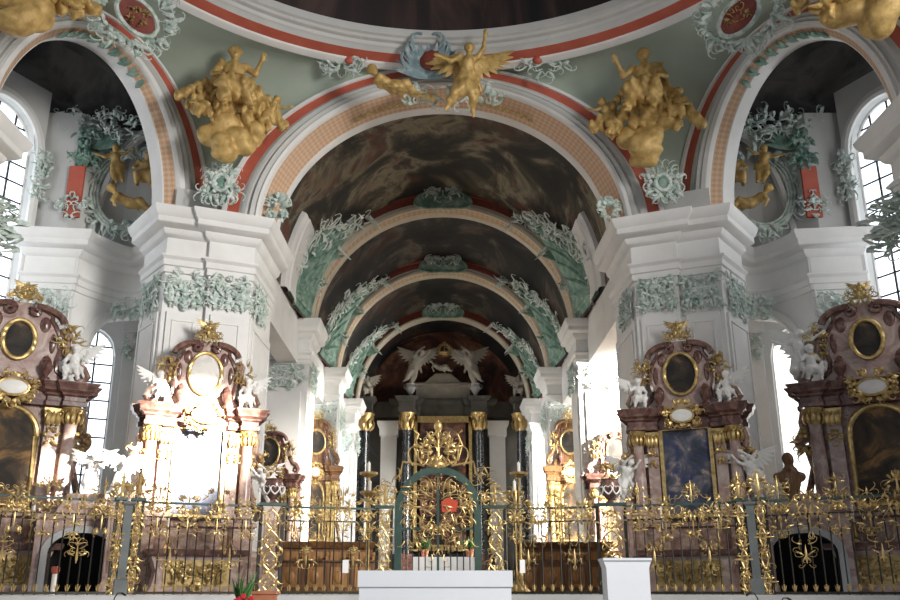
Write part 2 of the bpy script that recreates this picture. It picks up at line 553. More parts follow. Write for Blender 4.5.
def fig_prims(pose, child=False, robe=1.0, M4=None, sc_=1.0):
    J = dict(BASE)
    J.update(POSES[pose])
    J = {k: Vector(v) for k, v in J.items()}
    f = 1.25 if child else 1.0
    hr = .088 if child else .062
    if child:
        n = J['nec']
        J['hea'] = n + (J['hea'] - n) * 1.25
    X = (lambda p: tuple((M4 @ Vector(p)))) if M4 else (lambda p: tuple(p))
    c = lambda a, b, r0, r1, fd=0: ('c', X(J[a]), X(J[b]), r0 * f * sc_, r1 * f * sc_, fd)
    pr = [c('pel', 'wai', .082, .066), c('wai', 'che', .066, .085), c('che', 'nec', .06, .034), c('nec', 'hea', .032, .036)]
    h = J['hea']
    up = (h - J['nec']).normalized()
    pr.append(('c', X(h - up * hr * .25), X(h + up * hr * .3), hr * .86 * sc_, hr * sc_, 0))
    fw = Vector((0, -1, 0)) - up * up.dot(Vector((0, -1, 0)))
    fw.normalize()
    pr.append(('c', X(h + fw * hr * .9 + up * hr * .15), X(h + fw * hr * 1.12 - up * hr * .12), hr * .12 * sc_, hr * .2 * sc_, 0))     # nose
    pr.append(('c', X(h + fw * hr * .55 - up * hr * .75), X(h + fw * hr * .7 - up * hr * .7), hr * .3 * sc_, hr * .25 * sc_, 0))      # chin
    for sd in (-1, 1):                                                                                                                 # hair and curls
        sv = up.cross(fw) * sd
        pr.append(('e', X(h + sv * hr * .62 - fw * hr * .35 + up * hr * .3), (hr * .62 * sc_,) * 3, .25))
    pr.append(('e', X(h - fw * hr * .6 + up * hr * .45), (hr * .7 * sc_,) * 3, .25))
    for s in 'LR':
        pr += [c('che', 'sh' + s, .05, .043), c('sh' + s, 'el' + s, .042, .032), c('el' + s, 'wr' + s, .032, .02),
               c('pel', 'hi' + s, .07, .068), c('hi' + s, 'kn' + s, .068, .046), c('kn' + s, 'an' + s, .045, .027), c('an' + s, 'to' + s, .03, .018)]
        # hand: palm and five fingers
        d = (J['wr' + s] - J['el' + s]).normalized()
        w = J['wr' + s]
        sid = d.cross(Vector((0, -1, .2))).normalized()
        pr.append(('c', X(w), X(w + d * .045), .019 * f * sc_, .022 * f * sc_, 0))
        for q, l in ((-1, .05), (-.35, .062), (.35, .058), (1, .045)):
            pr.append(('c', X(w + d * .045 + sid * q * .02), X(w + d * (.045 + l) + sid * q * .027 + Vector((0, -.012, -.008))), .0085 * f * sc_, .006 * f * sc_, 0))
        pr.append(('c', X(w + d * .012 + sid * .014), X(w + d * .045 + sid * .05), .01 * f * sc_, .007 * f * sc_, 0))
    if robe:
        g = robe
        for s in 'LR':
            mid = (J['hi' + s] + J['kn' + s]) / 2
            pr.append(('c', X(J['hi' + s]), X(J['kn' + s]), .085 * g * sc_, .075 * g * sc_, 1))
            low = J['kn' + s] + (J['an' + s] - J['kn' + s]) * .6
            pr.append(('c', X(J['kn' + s]), X(low), .075 * g * sc_, .06 * g * sc_, 1))
        pr.append(('e', X((J['pel'] + J['knL'] + J['knR']) / 3), (.13 * g * sc_, .11 * g * sc_, .13 * g * sc_), 1))
        pr.append(('c', X(J['pel']), X(J['che']), .09 * g * sc_, .092 * g * sc_, .6))
        pr.append(('c', X(J['shL']), X(J['pel'] + Vector((.13, .02, 0))), .05 * sc_, .07 * sc_, 1))
        pr.append(('c', X(J['pel'] + Vector((.12, .03, 0))), X(J['pel'] + Vector((.22, .08, -.16))), .06 * sc_, .02 * sc_, 1))
    return pr


def figure_mesh(pose, child=False, robe=1.0, res=.02, flip=False):
    key = (pose, child, robe, res, flip)
    if key not in _fig:
        V, Q = sdf_mesh(fig_prims(pose, child, robe), res, k=.022, fold=.013, foldf=62)
        if flip:
            V = [(-x, y, z) for x, y, z in V]
            Q = [q[::-1] for q in Q]
        _fig[key] = (V, Q)
    return _fig[key]


def wing_mb(side, sp=.55, rise=.5, n=9, back=.1, org=(0, .05, .76)):
    """one feathered wing: overlapping blades fanned from the shoulder"""
    mb = MB()
    for layer, (ln, wd) in enumerate(((1.0, .055), (.62, .05))):
        for i in range(n):
            t = i / (n - 1)
            bx = org[0] + side * (.04 + .5 * sp * t * (1 - .25 * layer))
            bz = org[2] + rise * .55 * math.sin(t * PI * .55)
            a = R(-100 + 125 * t)
            L = (.22 + .20 * t) * ln
            pts = [(bx + side * math.cos(a) * L * q, org[1] + back * (t + .5 * q) - .02 * layer, bz + math.sin(a) * L * q - .04 * q * (1 - q)) for q in (0, .3, .65, 1)]
            mb.tube(pts, [wd * .7, wd, wd * .85, wd * .2], 5, flat=.3, fdir=(0, 1, 0))
    lead = [(org[0] + side * (.02 + .5 * sp * t), org[1] + back * t - .02, org[2] + .02 + rise * .55 * math.sin(t * PI * .55)) for t in (0, .25, .5, .75, 1)]
    mb.tube(lead, [.05, .05, .045, .04, .02], 6)
    return mb


def sculpture(name, label, cat, loc, H, rz, pose, m, child=False, robe=1.0, wings=False, flip=False, group=None, res=.02, base=None, tilt=0, wsp=.3, wrise=.34):
    t = thing(name, label, cat, loc, rz, group)
    V, Q = figure_mesh(pose, child, robe, res, flip)
    b = MB()
    b.add(V, Q)
    b.v = [(x * H, y * H, z * H) for x, y, z in b.v]
    parts = [b.build('body', m, t)]
    if wings:
        J = dict(BASE)
        J.update(POSES[pose])
        c = Vector(J['che']) + Vector((0, .07, .04))
        if flip:
            c.x = -c.x
        for s in (-1, 1):
            w = wing_mb(s, org=tuple(c), sp=wsp, rise=wrise)
            w.v = [(x * H, y * H, z * H) for x, y, z in w.v]
            parts.append(w.build('wing', m, t))
    if tilt:
        for o in parts:
            o.rotation_euler = (0, tilt, 0)
    return t


# ------------------------------------------------------------------ camera, world
cam = bpy.data.cameras.new('camera')
cam.sensor_width = 36
cam.lens = 36.0
cam.shift_x = 7 / 900
cam.clip_end = 200
co = bpy.data.objects.new('camera', cam)
COL.objects.link(co)
co.location = (0, 0, EYE)
co.rotation_euler = (PI / 2 + TH, 0, 0)
sc.camera = co
w = bpy.data.worlds.new('world')
sc.world = w
w.use_nodes = True
bg = w.node_tree.nodes['Background']
bg.inputs[0].default_value = (.86, .91, 1.0, 1)
bg.inputs[1].default_value = .43
vs = sc.view_settings
vs.view_transform = 'Standard'
vs.look = 'None'
vs.exposure = 0.0
vs.gamma = 1.0
vs.use_curve_mapping = False


def light(kind, name, loc, target, energy, color=(1, 1, 1), **k):
    l = bpy.data.lights.new(name, kind)
    l.energy = energy
    l.color = color
    for a, b in k.items():
        setattr(l, a, b)
    o = bpy.data.objects.new(name, l)
    COL.objects.link(o)
    o.location = loc
    o.rotation_euler = (Vector(target) - Vector(loc)).to_track_quat('-Z', 'Y').to_euler()
    return o


light('AREA', 'nave_window_daylight', (15, 5, 12), (-7, 25, 4), 1750, (1, .97, .92), shape='RECTANGLE', size=5, size_y=8, spread=R(80))
light('AREA', 'nave_window_daylight', (-15, 4, 9), (6, 25, 7), 350, (.85, .91, 1), shape='RECTANGLE', size=5, size_y=8)
# low sun through a south window: onto the left pier altar, and across the choir aisle
light('SPOT', 'sunbeam', (17, 6, 13.5), (-6.6, 24.0, 5.5), 1300000, (1, .93, .80), spot_size=R(6.8), spot_blend=.8, shadow_soft_size=.25)
light('SPOT', 'sunbeam', (12.2, 31.4, 9.9), (5.9, 36.4, 6.4), 70000, (1, .95, .86), spot_size=R(64), spot_blend=.4, shadow_soft_size=.4)
light('AREA', 'bay_fill_lamp', (-14.2, 21.6, 12), (-10.2, 27.5, 11.5), 85, (.9, .95, 1), shape='RECTANGLE', size=1.6, size_y=5)  # lamps added out of frame to brighten the bays, beside their windows
light('AREA', 'bay_fill_lamp', (14.2, 21.6, 12), (10.2, 27.5, 11.5), 85, (1, .98, .95), shape='RECTANGLE', size=1.6, size_y=5)
light('SPOT', 'sunbeam', (11, 33, 10.2), (.1, 27.9, 2.9), 40000, (1, .95, .86), spot_size=R(9), spot_blend=.5, shadow_soft_size=.2)
light('AREA', 'choir_fill_lamp', (-12, 41, 8), (-3, 50, 7), 700, (.9, .95, 1), shape='RECTANGLE', size=3, size_y=5)  # unseen lamps added to brighten choir and high altar; no windows built there
light('AREA', 'choir_fill_lamp', (12, 41, 8), (3, 50, 7), 1600, (1, .97, .92), shape='RECTANGLE', size=3, size_y=5)
light('AREA', 'choir_fill_lamp', (11.5, 49, 8), (-2, 57, 11), 4500, (1, .97, .92), shape='RECTANGLE', size=3, size_y=5)
light('AREA', 'choir_fill_lamp', (-11.5, 49, 8), (2, 57, 9), 900, (.95, .97, 1), shape='RECTANGLE', size=3, size_y=5)

# ------------------------------------------------------------------ floors
b = MB()
b.box(-26, 26, -40, 3, 17.5, 17.8)
struct('ceiling', b, 'grey', smooth=False)  # unseen nave ceiling, added to keep sky light off the dome ring
b = MB()
b.box(-26, 26, -40, 19.2, -.2, 0)
struct('floor', b, 'floor')
b = MB()
b.box(-20, 20, 24.0, 62, FL - .3, FL)
struct('floor', b, 'floor')

# fence line in plan
FPX = [(-40, 19.2), (128, 21.0), (270, 22.3), (384, 23.0), (502, 23.0), (616, 22.3), (758, 21.0), (926, 19.2)]


def fence_pt(px):
    for (a, ya), (c, yc) in zip(FPX, FPX[1:]):
        if a <= px <= c:
            Y = ya + (yc - ya) * (px - a) / (c - a)
            break
    return Vector(((px - 443) / 900 * Y / 1.037, Y, FL))


# plinth (three risers) under the fence
line = [fence_pt(p) for p, _ in FPX]
line[0] = line[0] + (line[0] - line[1]) * .6
line[-1] = line[-1] + (line[-1] - line[-2]) * .6
b = MB()
b.mould([(p.x, p.y) for p in line], [(-2.6, FL), (.32, FL), (.36, FL - .03), (.36, FL - .13), (.30, FL - .16), (.30, FL - .2), (.75, FL - .2), (.75, FL - .5), (1.15, FL - .5), (1.15, FL - .8), (1.6, FL - .8), (1.6, 0)])
tr = struct('trim_1', b, 'stone')

# ------------------------------------------------------------------ main piers flanking the choir arch
ENT = [(.0, 10.42), (.06, 10.44), (.06, 10.62), (.11, 10.65), (.11, 10.82), (.2, 10.9), (.2, 10.95), (.05, 11.0), (.05, 11.5), (.14, 11.55), (.2, 11.62), (.24, 11.74), (.46, 11.8), (.5, 11.84), (.5, 12.0), (.56, 12.05), (.64, 12.2), (.66, 12.3), (0, 12.34), (-.4, 12.34)]


def pier(sx, label):
    V0, V1, Ma, Mb, V2, V3 = (-9.25, 26.3), (-8.1, 24.75), (-6.98, 25.22), (-6.92, 25.08), (-5.75, 25.6), (-5.7, 28.5)
    pl = [(sx * -x, y) for x, y in (V0, V1, Ma, Mb, V2, V3)]
    t = thing('pier', label, 'pier', (pl[1][0] * .5 + pl[4][0] * .5, 26.0, FL))
    sd = 1 if sx < 0 else -1
    poly = pl + [(sx * 9.25, 28.5)]
    b = MB()
    b.prism(poly, FL, 12.3)
    # raised pilaster panels
    for (a, c) in ((0, 1), (1, 2), (3, 4), (4, 5)):
        p, q = Vector(pl[a]), Vector(pl[c])
        d = (q - p).normalized()
        nn = Vector((d.y, -d.x)) * sd
        L = (q - p).length
        i0, i1 = (.14, L - .14)
        fr = [p + d * i0, p + d * i1]
        for z0, z1, o in ((FL + 1.2, 9.25, .07),):
            A, B = fr
            b.prism([tuple(A), tuple(A + nn * o), tuple(B + nn * o), tuple(B)][::sd], z0, z1)
            A2, B2 = A + d * .16 + nn * o, B - d * .16 + nn * o
            # sunk panel edged by a thin bead
            for (s0, s1) in ((A2, A2 + d * .035), (B2 - d * .035, B2)):
                b.prism([tuple(s0), tuple(s0 + nn * .03), tuple(s1 + nn * .03), tuple(s1)][::sd], z0 + .3, z1 - .25)
            b.prism([tuple(A2), tuple(A2 + nn * .03), tuple(B2 + nn * .03), tuple(B2)][::sd], z1 - .28, z1 - .25)
    b.build('shaft', 'white', t, world=True)
    b = MB()
    b.mould(pl, ENT, side=sd)
    b.prism([(x, y) for x, y in poly], 12.28, 12.32)
    b.build('entablature', 'white', t, world=True)
    b = MB()
    b.mould(pl, [(.0, FL), (.35, FL), (.35, FL + .8), (.25, FL + .9), (.28, FL + 1.0), (.1, FL + 1.15), (0, FL + 1.15)], side=sd)
    b.build('base', 'pink', t, world=True)
    # attic block on the cornice that carries the pendentive
    b = MB()
    q = [(-8.05, 24.9), (-5.9, 25.8), (-5.9, 27), (-8.4, 26.5)]
    b.prism([(sx * -x, y) for x, y in q], 12.3, 13.2)
    b.build('attic_block', 'grey', t, world=True)
    k = 0
    for (a, c, cover) in ((0, 1, .9), (1, 2, 1), (3, 4, 1), (4, 5, .9)):
        p, q = Vector(pl[a]), Vector(pl[c])
        if (sx < 0) == False:
            pass
        d = (q - p).normalized()
        nn = Vector((d.y, -d.x)) * sd
        c0 = (p + q) / 2 + nn * .06
        if a == 4:
            c0 = p + d * .9 + nn * .06
        L = min((q - p).length, 1.5)
        b = MB()
        fr = Fr((c0.x, c0.y, 9.88), (d.x, d.y, 0), (0, 0, 1), (nn.x, nn.y, 0))
        rocaille(b, fr, L * .98, 1.05, 46, 31 + k + (7 if sx > 0 else 0), r=.026, dep=.055, shape='rect', L=.42)
        for u in (-.32, 0, .32):
            leafb(b, fr, u * L, -.5, PI / 2, .8, .08, .02)
        for u in (-1, 1):
            scroll(b, fr, u * .18 * L, .25, PI / 2 - u * .6, .7, u * -5.5, .04, .08)
        b.build('capital', 'mint', t, world=True)
        k += 1
    return t


pier(-1, 'white baroque pier left of the choir arch, behind the sunlit altar')
pier(1, 'white baroque pier right of the choir arch, behind the altar with blue painting')


# near piers, only their cornice and capital reach into the frame
def near_pier(sx, label):
    pl = [(sx * x, y) for x, y in ((11.0, 14.5), (11.0, 18.0), (11.0, 19.9), (13.2, 20.4))]
    t = thing('pier', label, 'pier', (sx * 11, 17.5, 0))
    sd = 1 if sx < 0 else -1
    pl2 = pl
    b = MB()
    b.prism(pl2 + [(sx * 13.2, 14.5)], 0, 12.3)
    b.build('shaft', 'white', t, world=True)
    b = MB()
    b.mould(pl2, ENT, side=sd)
    b.build('entablature', 'white', t, world=True)
    b = MB()
    p, q = Vector(pl[1]), Vector(pl[2])
    d = (q - p).normalized()
    nn = Vector((-sx * abs(d.y), sx * d.x * (1 if d.x * sx > 0 else -1) * sx))
    nn = Vector((-sx, 0.25)).normalized()
    fr = Fr((*(q - d * .55 + nn * .12), 9.9), (d.x, d.y, 0), (0, 0, 1), (nn.x, nn.y, 0))
    rocaille(b, fr, 1.3, 1.2, 34, 77, r=.04, dep=.3, shape='rect', L=.6)
    b.build('capital', 'mint', t, world=True)


near_pier(-1, 'near pier cut by the left picture edge, only its cornice in view')
near_pier(1, 'near pier cut by the right picture edge, cornice and mint capital in view')


# ------------------------------------------------------------------ arches
def arch_pt(C, U, N, a, bb, th, o, d, kb):
    return C + U * ((a + o) * math.cos(th)) + Vector((0, 0, (bb + o * kb) * math.sin(th))) + N * d


def arch_band(mb, C, U, N, a, bb, prof, kb=1.0, n=48, t0=0, t1=PI, uv=False):
    rows, uvs = [], []
    acc = 0
    for i in range(n + 1):
        th = t0 + (t1 - t0) * i / n
        rows.append([arch_pt(C, U, N, a, bb, th, o, d, kb) for o, d in prof])
        if i:
            acc += (rows[i][0] - rows[i - 1][0]).length
        q, rr = 0, []
        for j, pp in enumerate(prof):
            if j:
                q += math.hypot(pp[0] - prof[j - 1][0], pp[1] - prof[j - 1][1])
            rr.append((acc, q))
        uvs.append(rr)
    mb.grid(rows, uvs=uvs if uv else None)
    return mb


def arch(label, C, U, N, a, bb, kb, parts, name='arch'):
    t = thing(name, label, 'arch', (C.x, C.y, C.z))
    for nm, m, prof in parts:
        b = MB()
        for pr in (prof if isinstance(prof[0], list) else [prof]):
            arch_band(b, C, U, N, a, bb, pr, kb, uv=(m in ('diaper', 'diapersmall')))
        b.build(nm, m, t, world=True)
    return t


BIG = [('soffit_moulding', 'white', [[(.0, 1.5), (.0, 1.14), (.03, 1.1)], [(.33, .2), (.33, .12), (.37, .0), (.45, -.05), (.5, .02)]]),
       ('soffit_panel', 'diaper', [(.03, 1.1), (.33, .2)]),
       ('archivolt', 'grey', [(.5, .02), (.54, -.06), (.62, -.1), (.66, -.02), (.72, 0), (.76, -.05), (.86, -.06), (.93, -.02), (1.0, .02)]),
       ('red_band', 'red', [(1.0, .02), (1.36, .02)]),
       ('edge_moulding', 'white', [(1.36, .02), (1.37, -.05), (1.5, -.06), (1.52, .05)])]
CA = Vector((0, 25.25, 12.2))
UX, NY = Vector((1, 0, 0)), Vector((0, 1, 0))
arch('wide white choir arch with orange diaper soffit and red edging, centre', CA, UX, NY, 5.25, 4.55, .6, BIG)
BIGS = [('soffit_moulding', 'white', [[(.0, .9), (.0, .44), (.03, .42)], [(.24, .14), (.24, .1), (.3, .0), (.45, -.05), (.5, .02)]]),
        ('soffit_panel', 'diaper', [(.03, .42), (.24, .14)])] + BIG[2:]
SB = 4.3
SIDE = {}
for sx, lb in ((-1, 'left side arch over the aisle bay, white mouldings and red edging'), (1, 'right side arch over the aisle bay, white mouldings and red edging')):
    U = Vector((-sx * .494, .869, 0)).normalized()
    a = 2.88
    N = Vector((sx * U.y * (1), -sx * U.x, 0)) * 1
    if N.x * sx < 0:
        N = -N
    C = Vector((sx * 9.52, 22.3, 12.3))
    arch(lb, C, U, N, a, SB, .5, BIGS)
    SIDE[sx] = (C, U, N, a)

# dome ring
RC = (0, 15.0)


def ring_pt(r, z, az):
    return Vector((RC[0] + r * math.sin(az), RC[1] + r * math.cos(az), z))


def ring(prof, n=96):
    b = MB()
    b.grid([[ring_pt(r, z, -R(115) + R(230) * i / n) for r, z in prof] for i in range(n + 1)])
    return b


t = thing('dome_ring', 'round white moulded ring with red band below the dome painting', 'cornice', (0, 15, 17.3))
ring([(8.98, 18.1), (9.0, 17.88), (9.06, 17.85), (9.1, 17.85), (9.16, 17.78), (9.3, 17.76), (9.34, 17.66), (9.4, 17.64), (9.46, 17.56), (9.5, 17.53)]).build('moulding', 'grey', t, world=True)
ring([(9.5, 17.53), (9.84, 17.41)]).build('red_band', 'red', t, world=True)
ring([(9.82, 17.42), (9.84, 17.36), (9.96, 17.3), (10.05, 17.28)]).build('edge_moulding', 'white', t, world=True)
b = MB()
prof = [(9.02, 17.95), (8.9, 19), (8.3, 20.5), (7, 22), (5, 23.2), (2.5, 23.9), (.01, 24)]
b.grid([[ring_pt(r, z, 2 * PI * i / 64) for r, z in prof] for i in range(65)])
struct('ceiling', b, 'frescodome')

# pendentives
for sx in (-1, 1):
    C, U, N, a = SIDE[sx]
    nU, nV = 20, 24

    def Acur(t):
        return arch_pt(C, U, N, a, SB, R(4) + (PI / 2 - R(4)) * t, 1.52, .04, .5)

    def Bcur(t):
        th = R(4) + (PI / 2 - R(4)) * t
        return arch_pt(CA, Vector((sx, 0, 0)), NY, 5.25, 4.55, th, 1.52, .04, .6)
    az0 = math.atan2(C.x, C.y - 15)
    A0, A1, B0, B1 = Acur(0), Acur(1), Bcur(0), Bcur(1)
    rt = lambda s: ring_pt(10.05, 17.28, az0 * (1 - s))
    top = lambda s: rt(s) + (A1 - rt(0)) * (1 - s) ** 2 * .9 + (A1 - rt(0)) * 0 + (B1 - rt(1)) * s ** 2
    rows = []
    for i in range(nV + 1):
        tt = i / nV
        row = []
        for j in range(nU + 1):
            s = j / nU
            T = rt(s)
            T = T + (A1 - rt(0)) * (1 - s) ** 3 + (B1 - rt(1)) * s ** 3
            lin = Acur(tt) * (1 - s) + Bcur(tt) * s
            bt = (A0 * (1 - s) + B0 * s) * (1 - tt) + T * tt
            bil = (A0 * (1 - s) + B0 * s) * (1 - tt) + (A1 * (1 - s) + B1 * s) * tt
            row.append(lin + bt - bil)
        rows.append(row)
    b = MB()
    b.grid(rows)
    # strip closing the wedge between patch and ring
    b.grid([[rt(j / nU) + Vector((0, 0, .02)) for j in range(nU + 1)], rows[-1]])
    # next pendentive beyond the side arch crown
    r2 = []
    for i in range(13):
        th = PI / 2 + (PI / 2 - R(4)) * i / 12
        r2.append([arch_pt(C, U, N, a, SB, th, 1.52, .04, .5), ring_pt(10.05, 17.28, az0 * (1 + .55 * i / 12))])
    b.grid(r2)
    struct('ceiling', b, 'sage')

# ------------------------------------------------------------------ choir: piers, arches, vaults
CH = [(36.1, 5.55, 'first'), (44.7, 5.3, 'second'), (52.5, 5.2, 'third')]
ORD = {36.1: 'nearest the rotunda', 44.7: 'second into the depth', 52.5: 'farthest back, beside the high altar'}
for sx, sl in ((-1, 'left'), (1, 'right')):
    for k, (Y, X, nm) in enumerate(CH):
        lit = {(-1, 0): 'white choir pier on the left, nearest the rotunda, behind the large left pier',
               (-1, 1): 'second white choir pier on the left, slimmer and half hidden',
               (-1, 2): 'third choir pier on the left, beside the high altar columns',
               (1, 0): 'brightly sunlit choir pier on the right, nearest the rotunda',
               (1, 1): 'second choir pier on the right, in glaring light',
               (1, 2): 'third choir pier on the right, beside the high altar columns'}[(sx, k)]
        t = thing('choir_pier', lit, 'pier', (sx * (X + 1.2), Y + 1, FL))
        pl = [(sx * (X + 2.6), Y), (sx * X, Y), (sx * X, Y + 2.2)]
        sd = 1 if sx < 0 else -1
        b = MB()
        b.prism(pl + [(sx * (X + 2.6), Y + 2.2)], FL, 12.3)
        b.box(*sorted((sx * (X + .25), sx * (X + 1.75))), Y - .08, Y, FL + 1.2, 9.3)
        b.box(*sorted((sx * (X - .06), sx * X)), Y + .3, Y + 1.8, FL + 1.2, 9.3)
        b.build('shaft', 'white', t, world=True)
        b = MB()
        b.mould(pl, [(o * .75, z) for o, z in ENT], side=sd)
        b.build('entablature', 'white', t, world=True)
        b = MB()
        b.mould(pl, [(0, FL), (.25, FL), (.25, FL + .9), (.1, FL + 1.1), (0, FL + 1.1)], side=sd)
        b.build('base', 'pink', t, world=True)
        for q in (0, 1):
            b = MB()
            if q == 0:
                fr = Fr((sx * (X + 1.0), Y - .12, 9.9), (1, 0, 0), (0, 0, 1), (0, -1, 0))
                w_ = 2.0
            else:
                fr = Fr((sx * (X - .1), Y + 1.0, 9.9), (0, 1, 0), (0, 0, 1), (-sx, 0, 0))
                w_ = 1.7
            rocaille(b, fr, w_, 1.1, 44, 50 + k * 4 + q, r=.028, dep=.05, shape='rect', L=.45)
            b.build('capital', 'mint', t, world=True)
    # lintel walls between the piers, aisle walls and aisle ceilings
    b = MB()
    b.box(*sorted((sx * 6.0, sx * 6.8)), 28.5, 57, 10.5, 12.4)
    struct('wall_left' if sx < 0 else 'wall_right', b, 'white', smooth=False)
    b = MB()
    b.box(*sorted((sx * 12.5, sx * 13)), 32, 62, FL, 13)
    struct('wall_left' if sx < 0 else 'wall_right', b, 'white', smooth=False)
    b = MB()
    b.box(*sorted((sx * 5.9, sx * 13)), 28.9, 62, 13, 13.2)
    struct('ceiling', b, 'grey', smooth=False)

M['cream'] = mat('cream_stucco', [(.46, .40, .31), (.54, .48, .38)], scale=2, rough=.6)
for sx in (-1, 1):
    b = MB()
    arch_band(b, Vector((0, 31.4, 12.25)), Vector((sx, 0, 0)), NY, 5.85, 6.5, [(.3, 0), (-.02, 0), (-.08, .1), (-.08, .5), (-.14, .55), (-.14, 1.7), (-.08, 1.75), (-.08, 2.2), (-.02, 2.3), (.3, 2.3)], 1, n=14, t0=0, t1=R(27))
    struct('trim_6', b, 'white')
SMALL = [('archivolt', 'cream', [[(0, 1.1), (0, .7), (.05, .66)], [(.05, .16), (0, .12), (0, 0), (.1, -.05), (.2, -.05), (.25, .02), (.36, .02)]]),
         ('soffit_panel', 'diapersmall', [(.05, .66), (.05, .16)]),
         ('red_band', 'darkred', [(.36, .0), (.74, .0)]),
         ('edge_moulding', 'darkred', [(.74, .0), (.78, -.08), (.86, -.08), (.9, .3)])]
AA = {36.1: 5.48, 44.7: 5.38, 52.5: 5.05}
AB = {36.1: 5.4, 44.7: 5.5, 52.5: 5.35}
THIN = [('archivolt', 'cream', [(0, .8), (0, 0), (.06, -.06), (.14, -.06), (.18, 0)]), ('red_band', 'darkred', [(.18, .0), (.5, .02), (1.15, .3)])]
AL = ['first choir rib arch beyond the big arch, with red upper band', 'second choir rib arch in the depth, with red upper band', 'third and smallest choir rib arch, framing the apse painting']
for (Y, X, nm), lb in zip(CH, AL):
    arch(lb, Vector((0, Y + .3, 12.2)), UX, NY, AA[Y], AB[Y], .8, SMALL if Y < 50 else THIN)
segs = [(26.6, 36.4, 5.65, 5.75), (36.9, 45, 5.6, 5.85), (45.4, 52.9, 5.45, 5.6), (53.3, 58.5, 5.3, 5.5)]
for k, (y0, y1, a, bb) in enumerate(segs):
    b = MB()
    n = 14
    rows = []
    for i in range(n + 1):
        t_ = i / n
        bul = .55 * math.sin(PI * t_)
        rows.append([(math.cos(PI * j / 36) * (a + .35 * math.sin(PI * t_)), y0 + (y1 - y0) * t_, 12.25 + math.sin(PI * j / 36) * (bb + .3 + bul)) for j in range(37)])
    b.grid(rows)
    struct('ceiling', b, 'fresco' if k < 1 else 'frescodark')

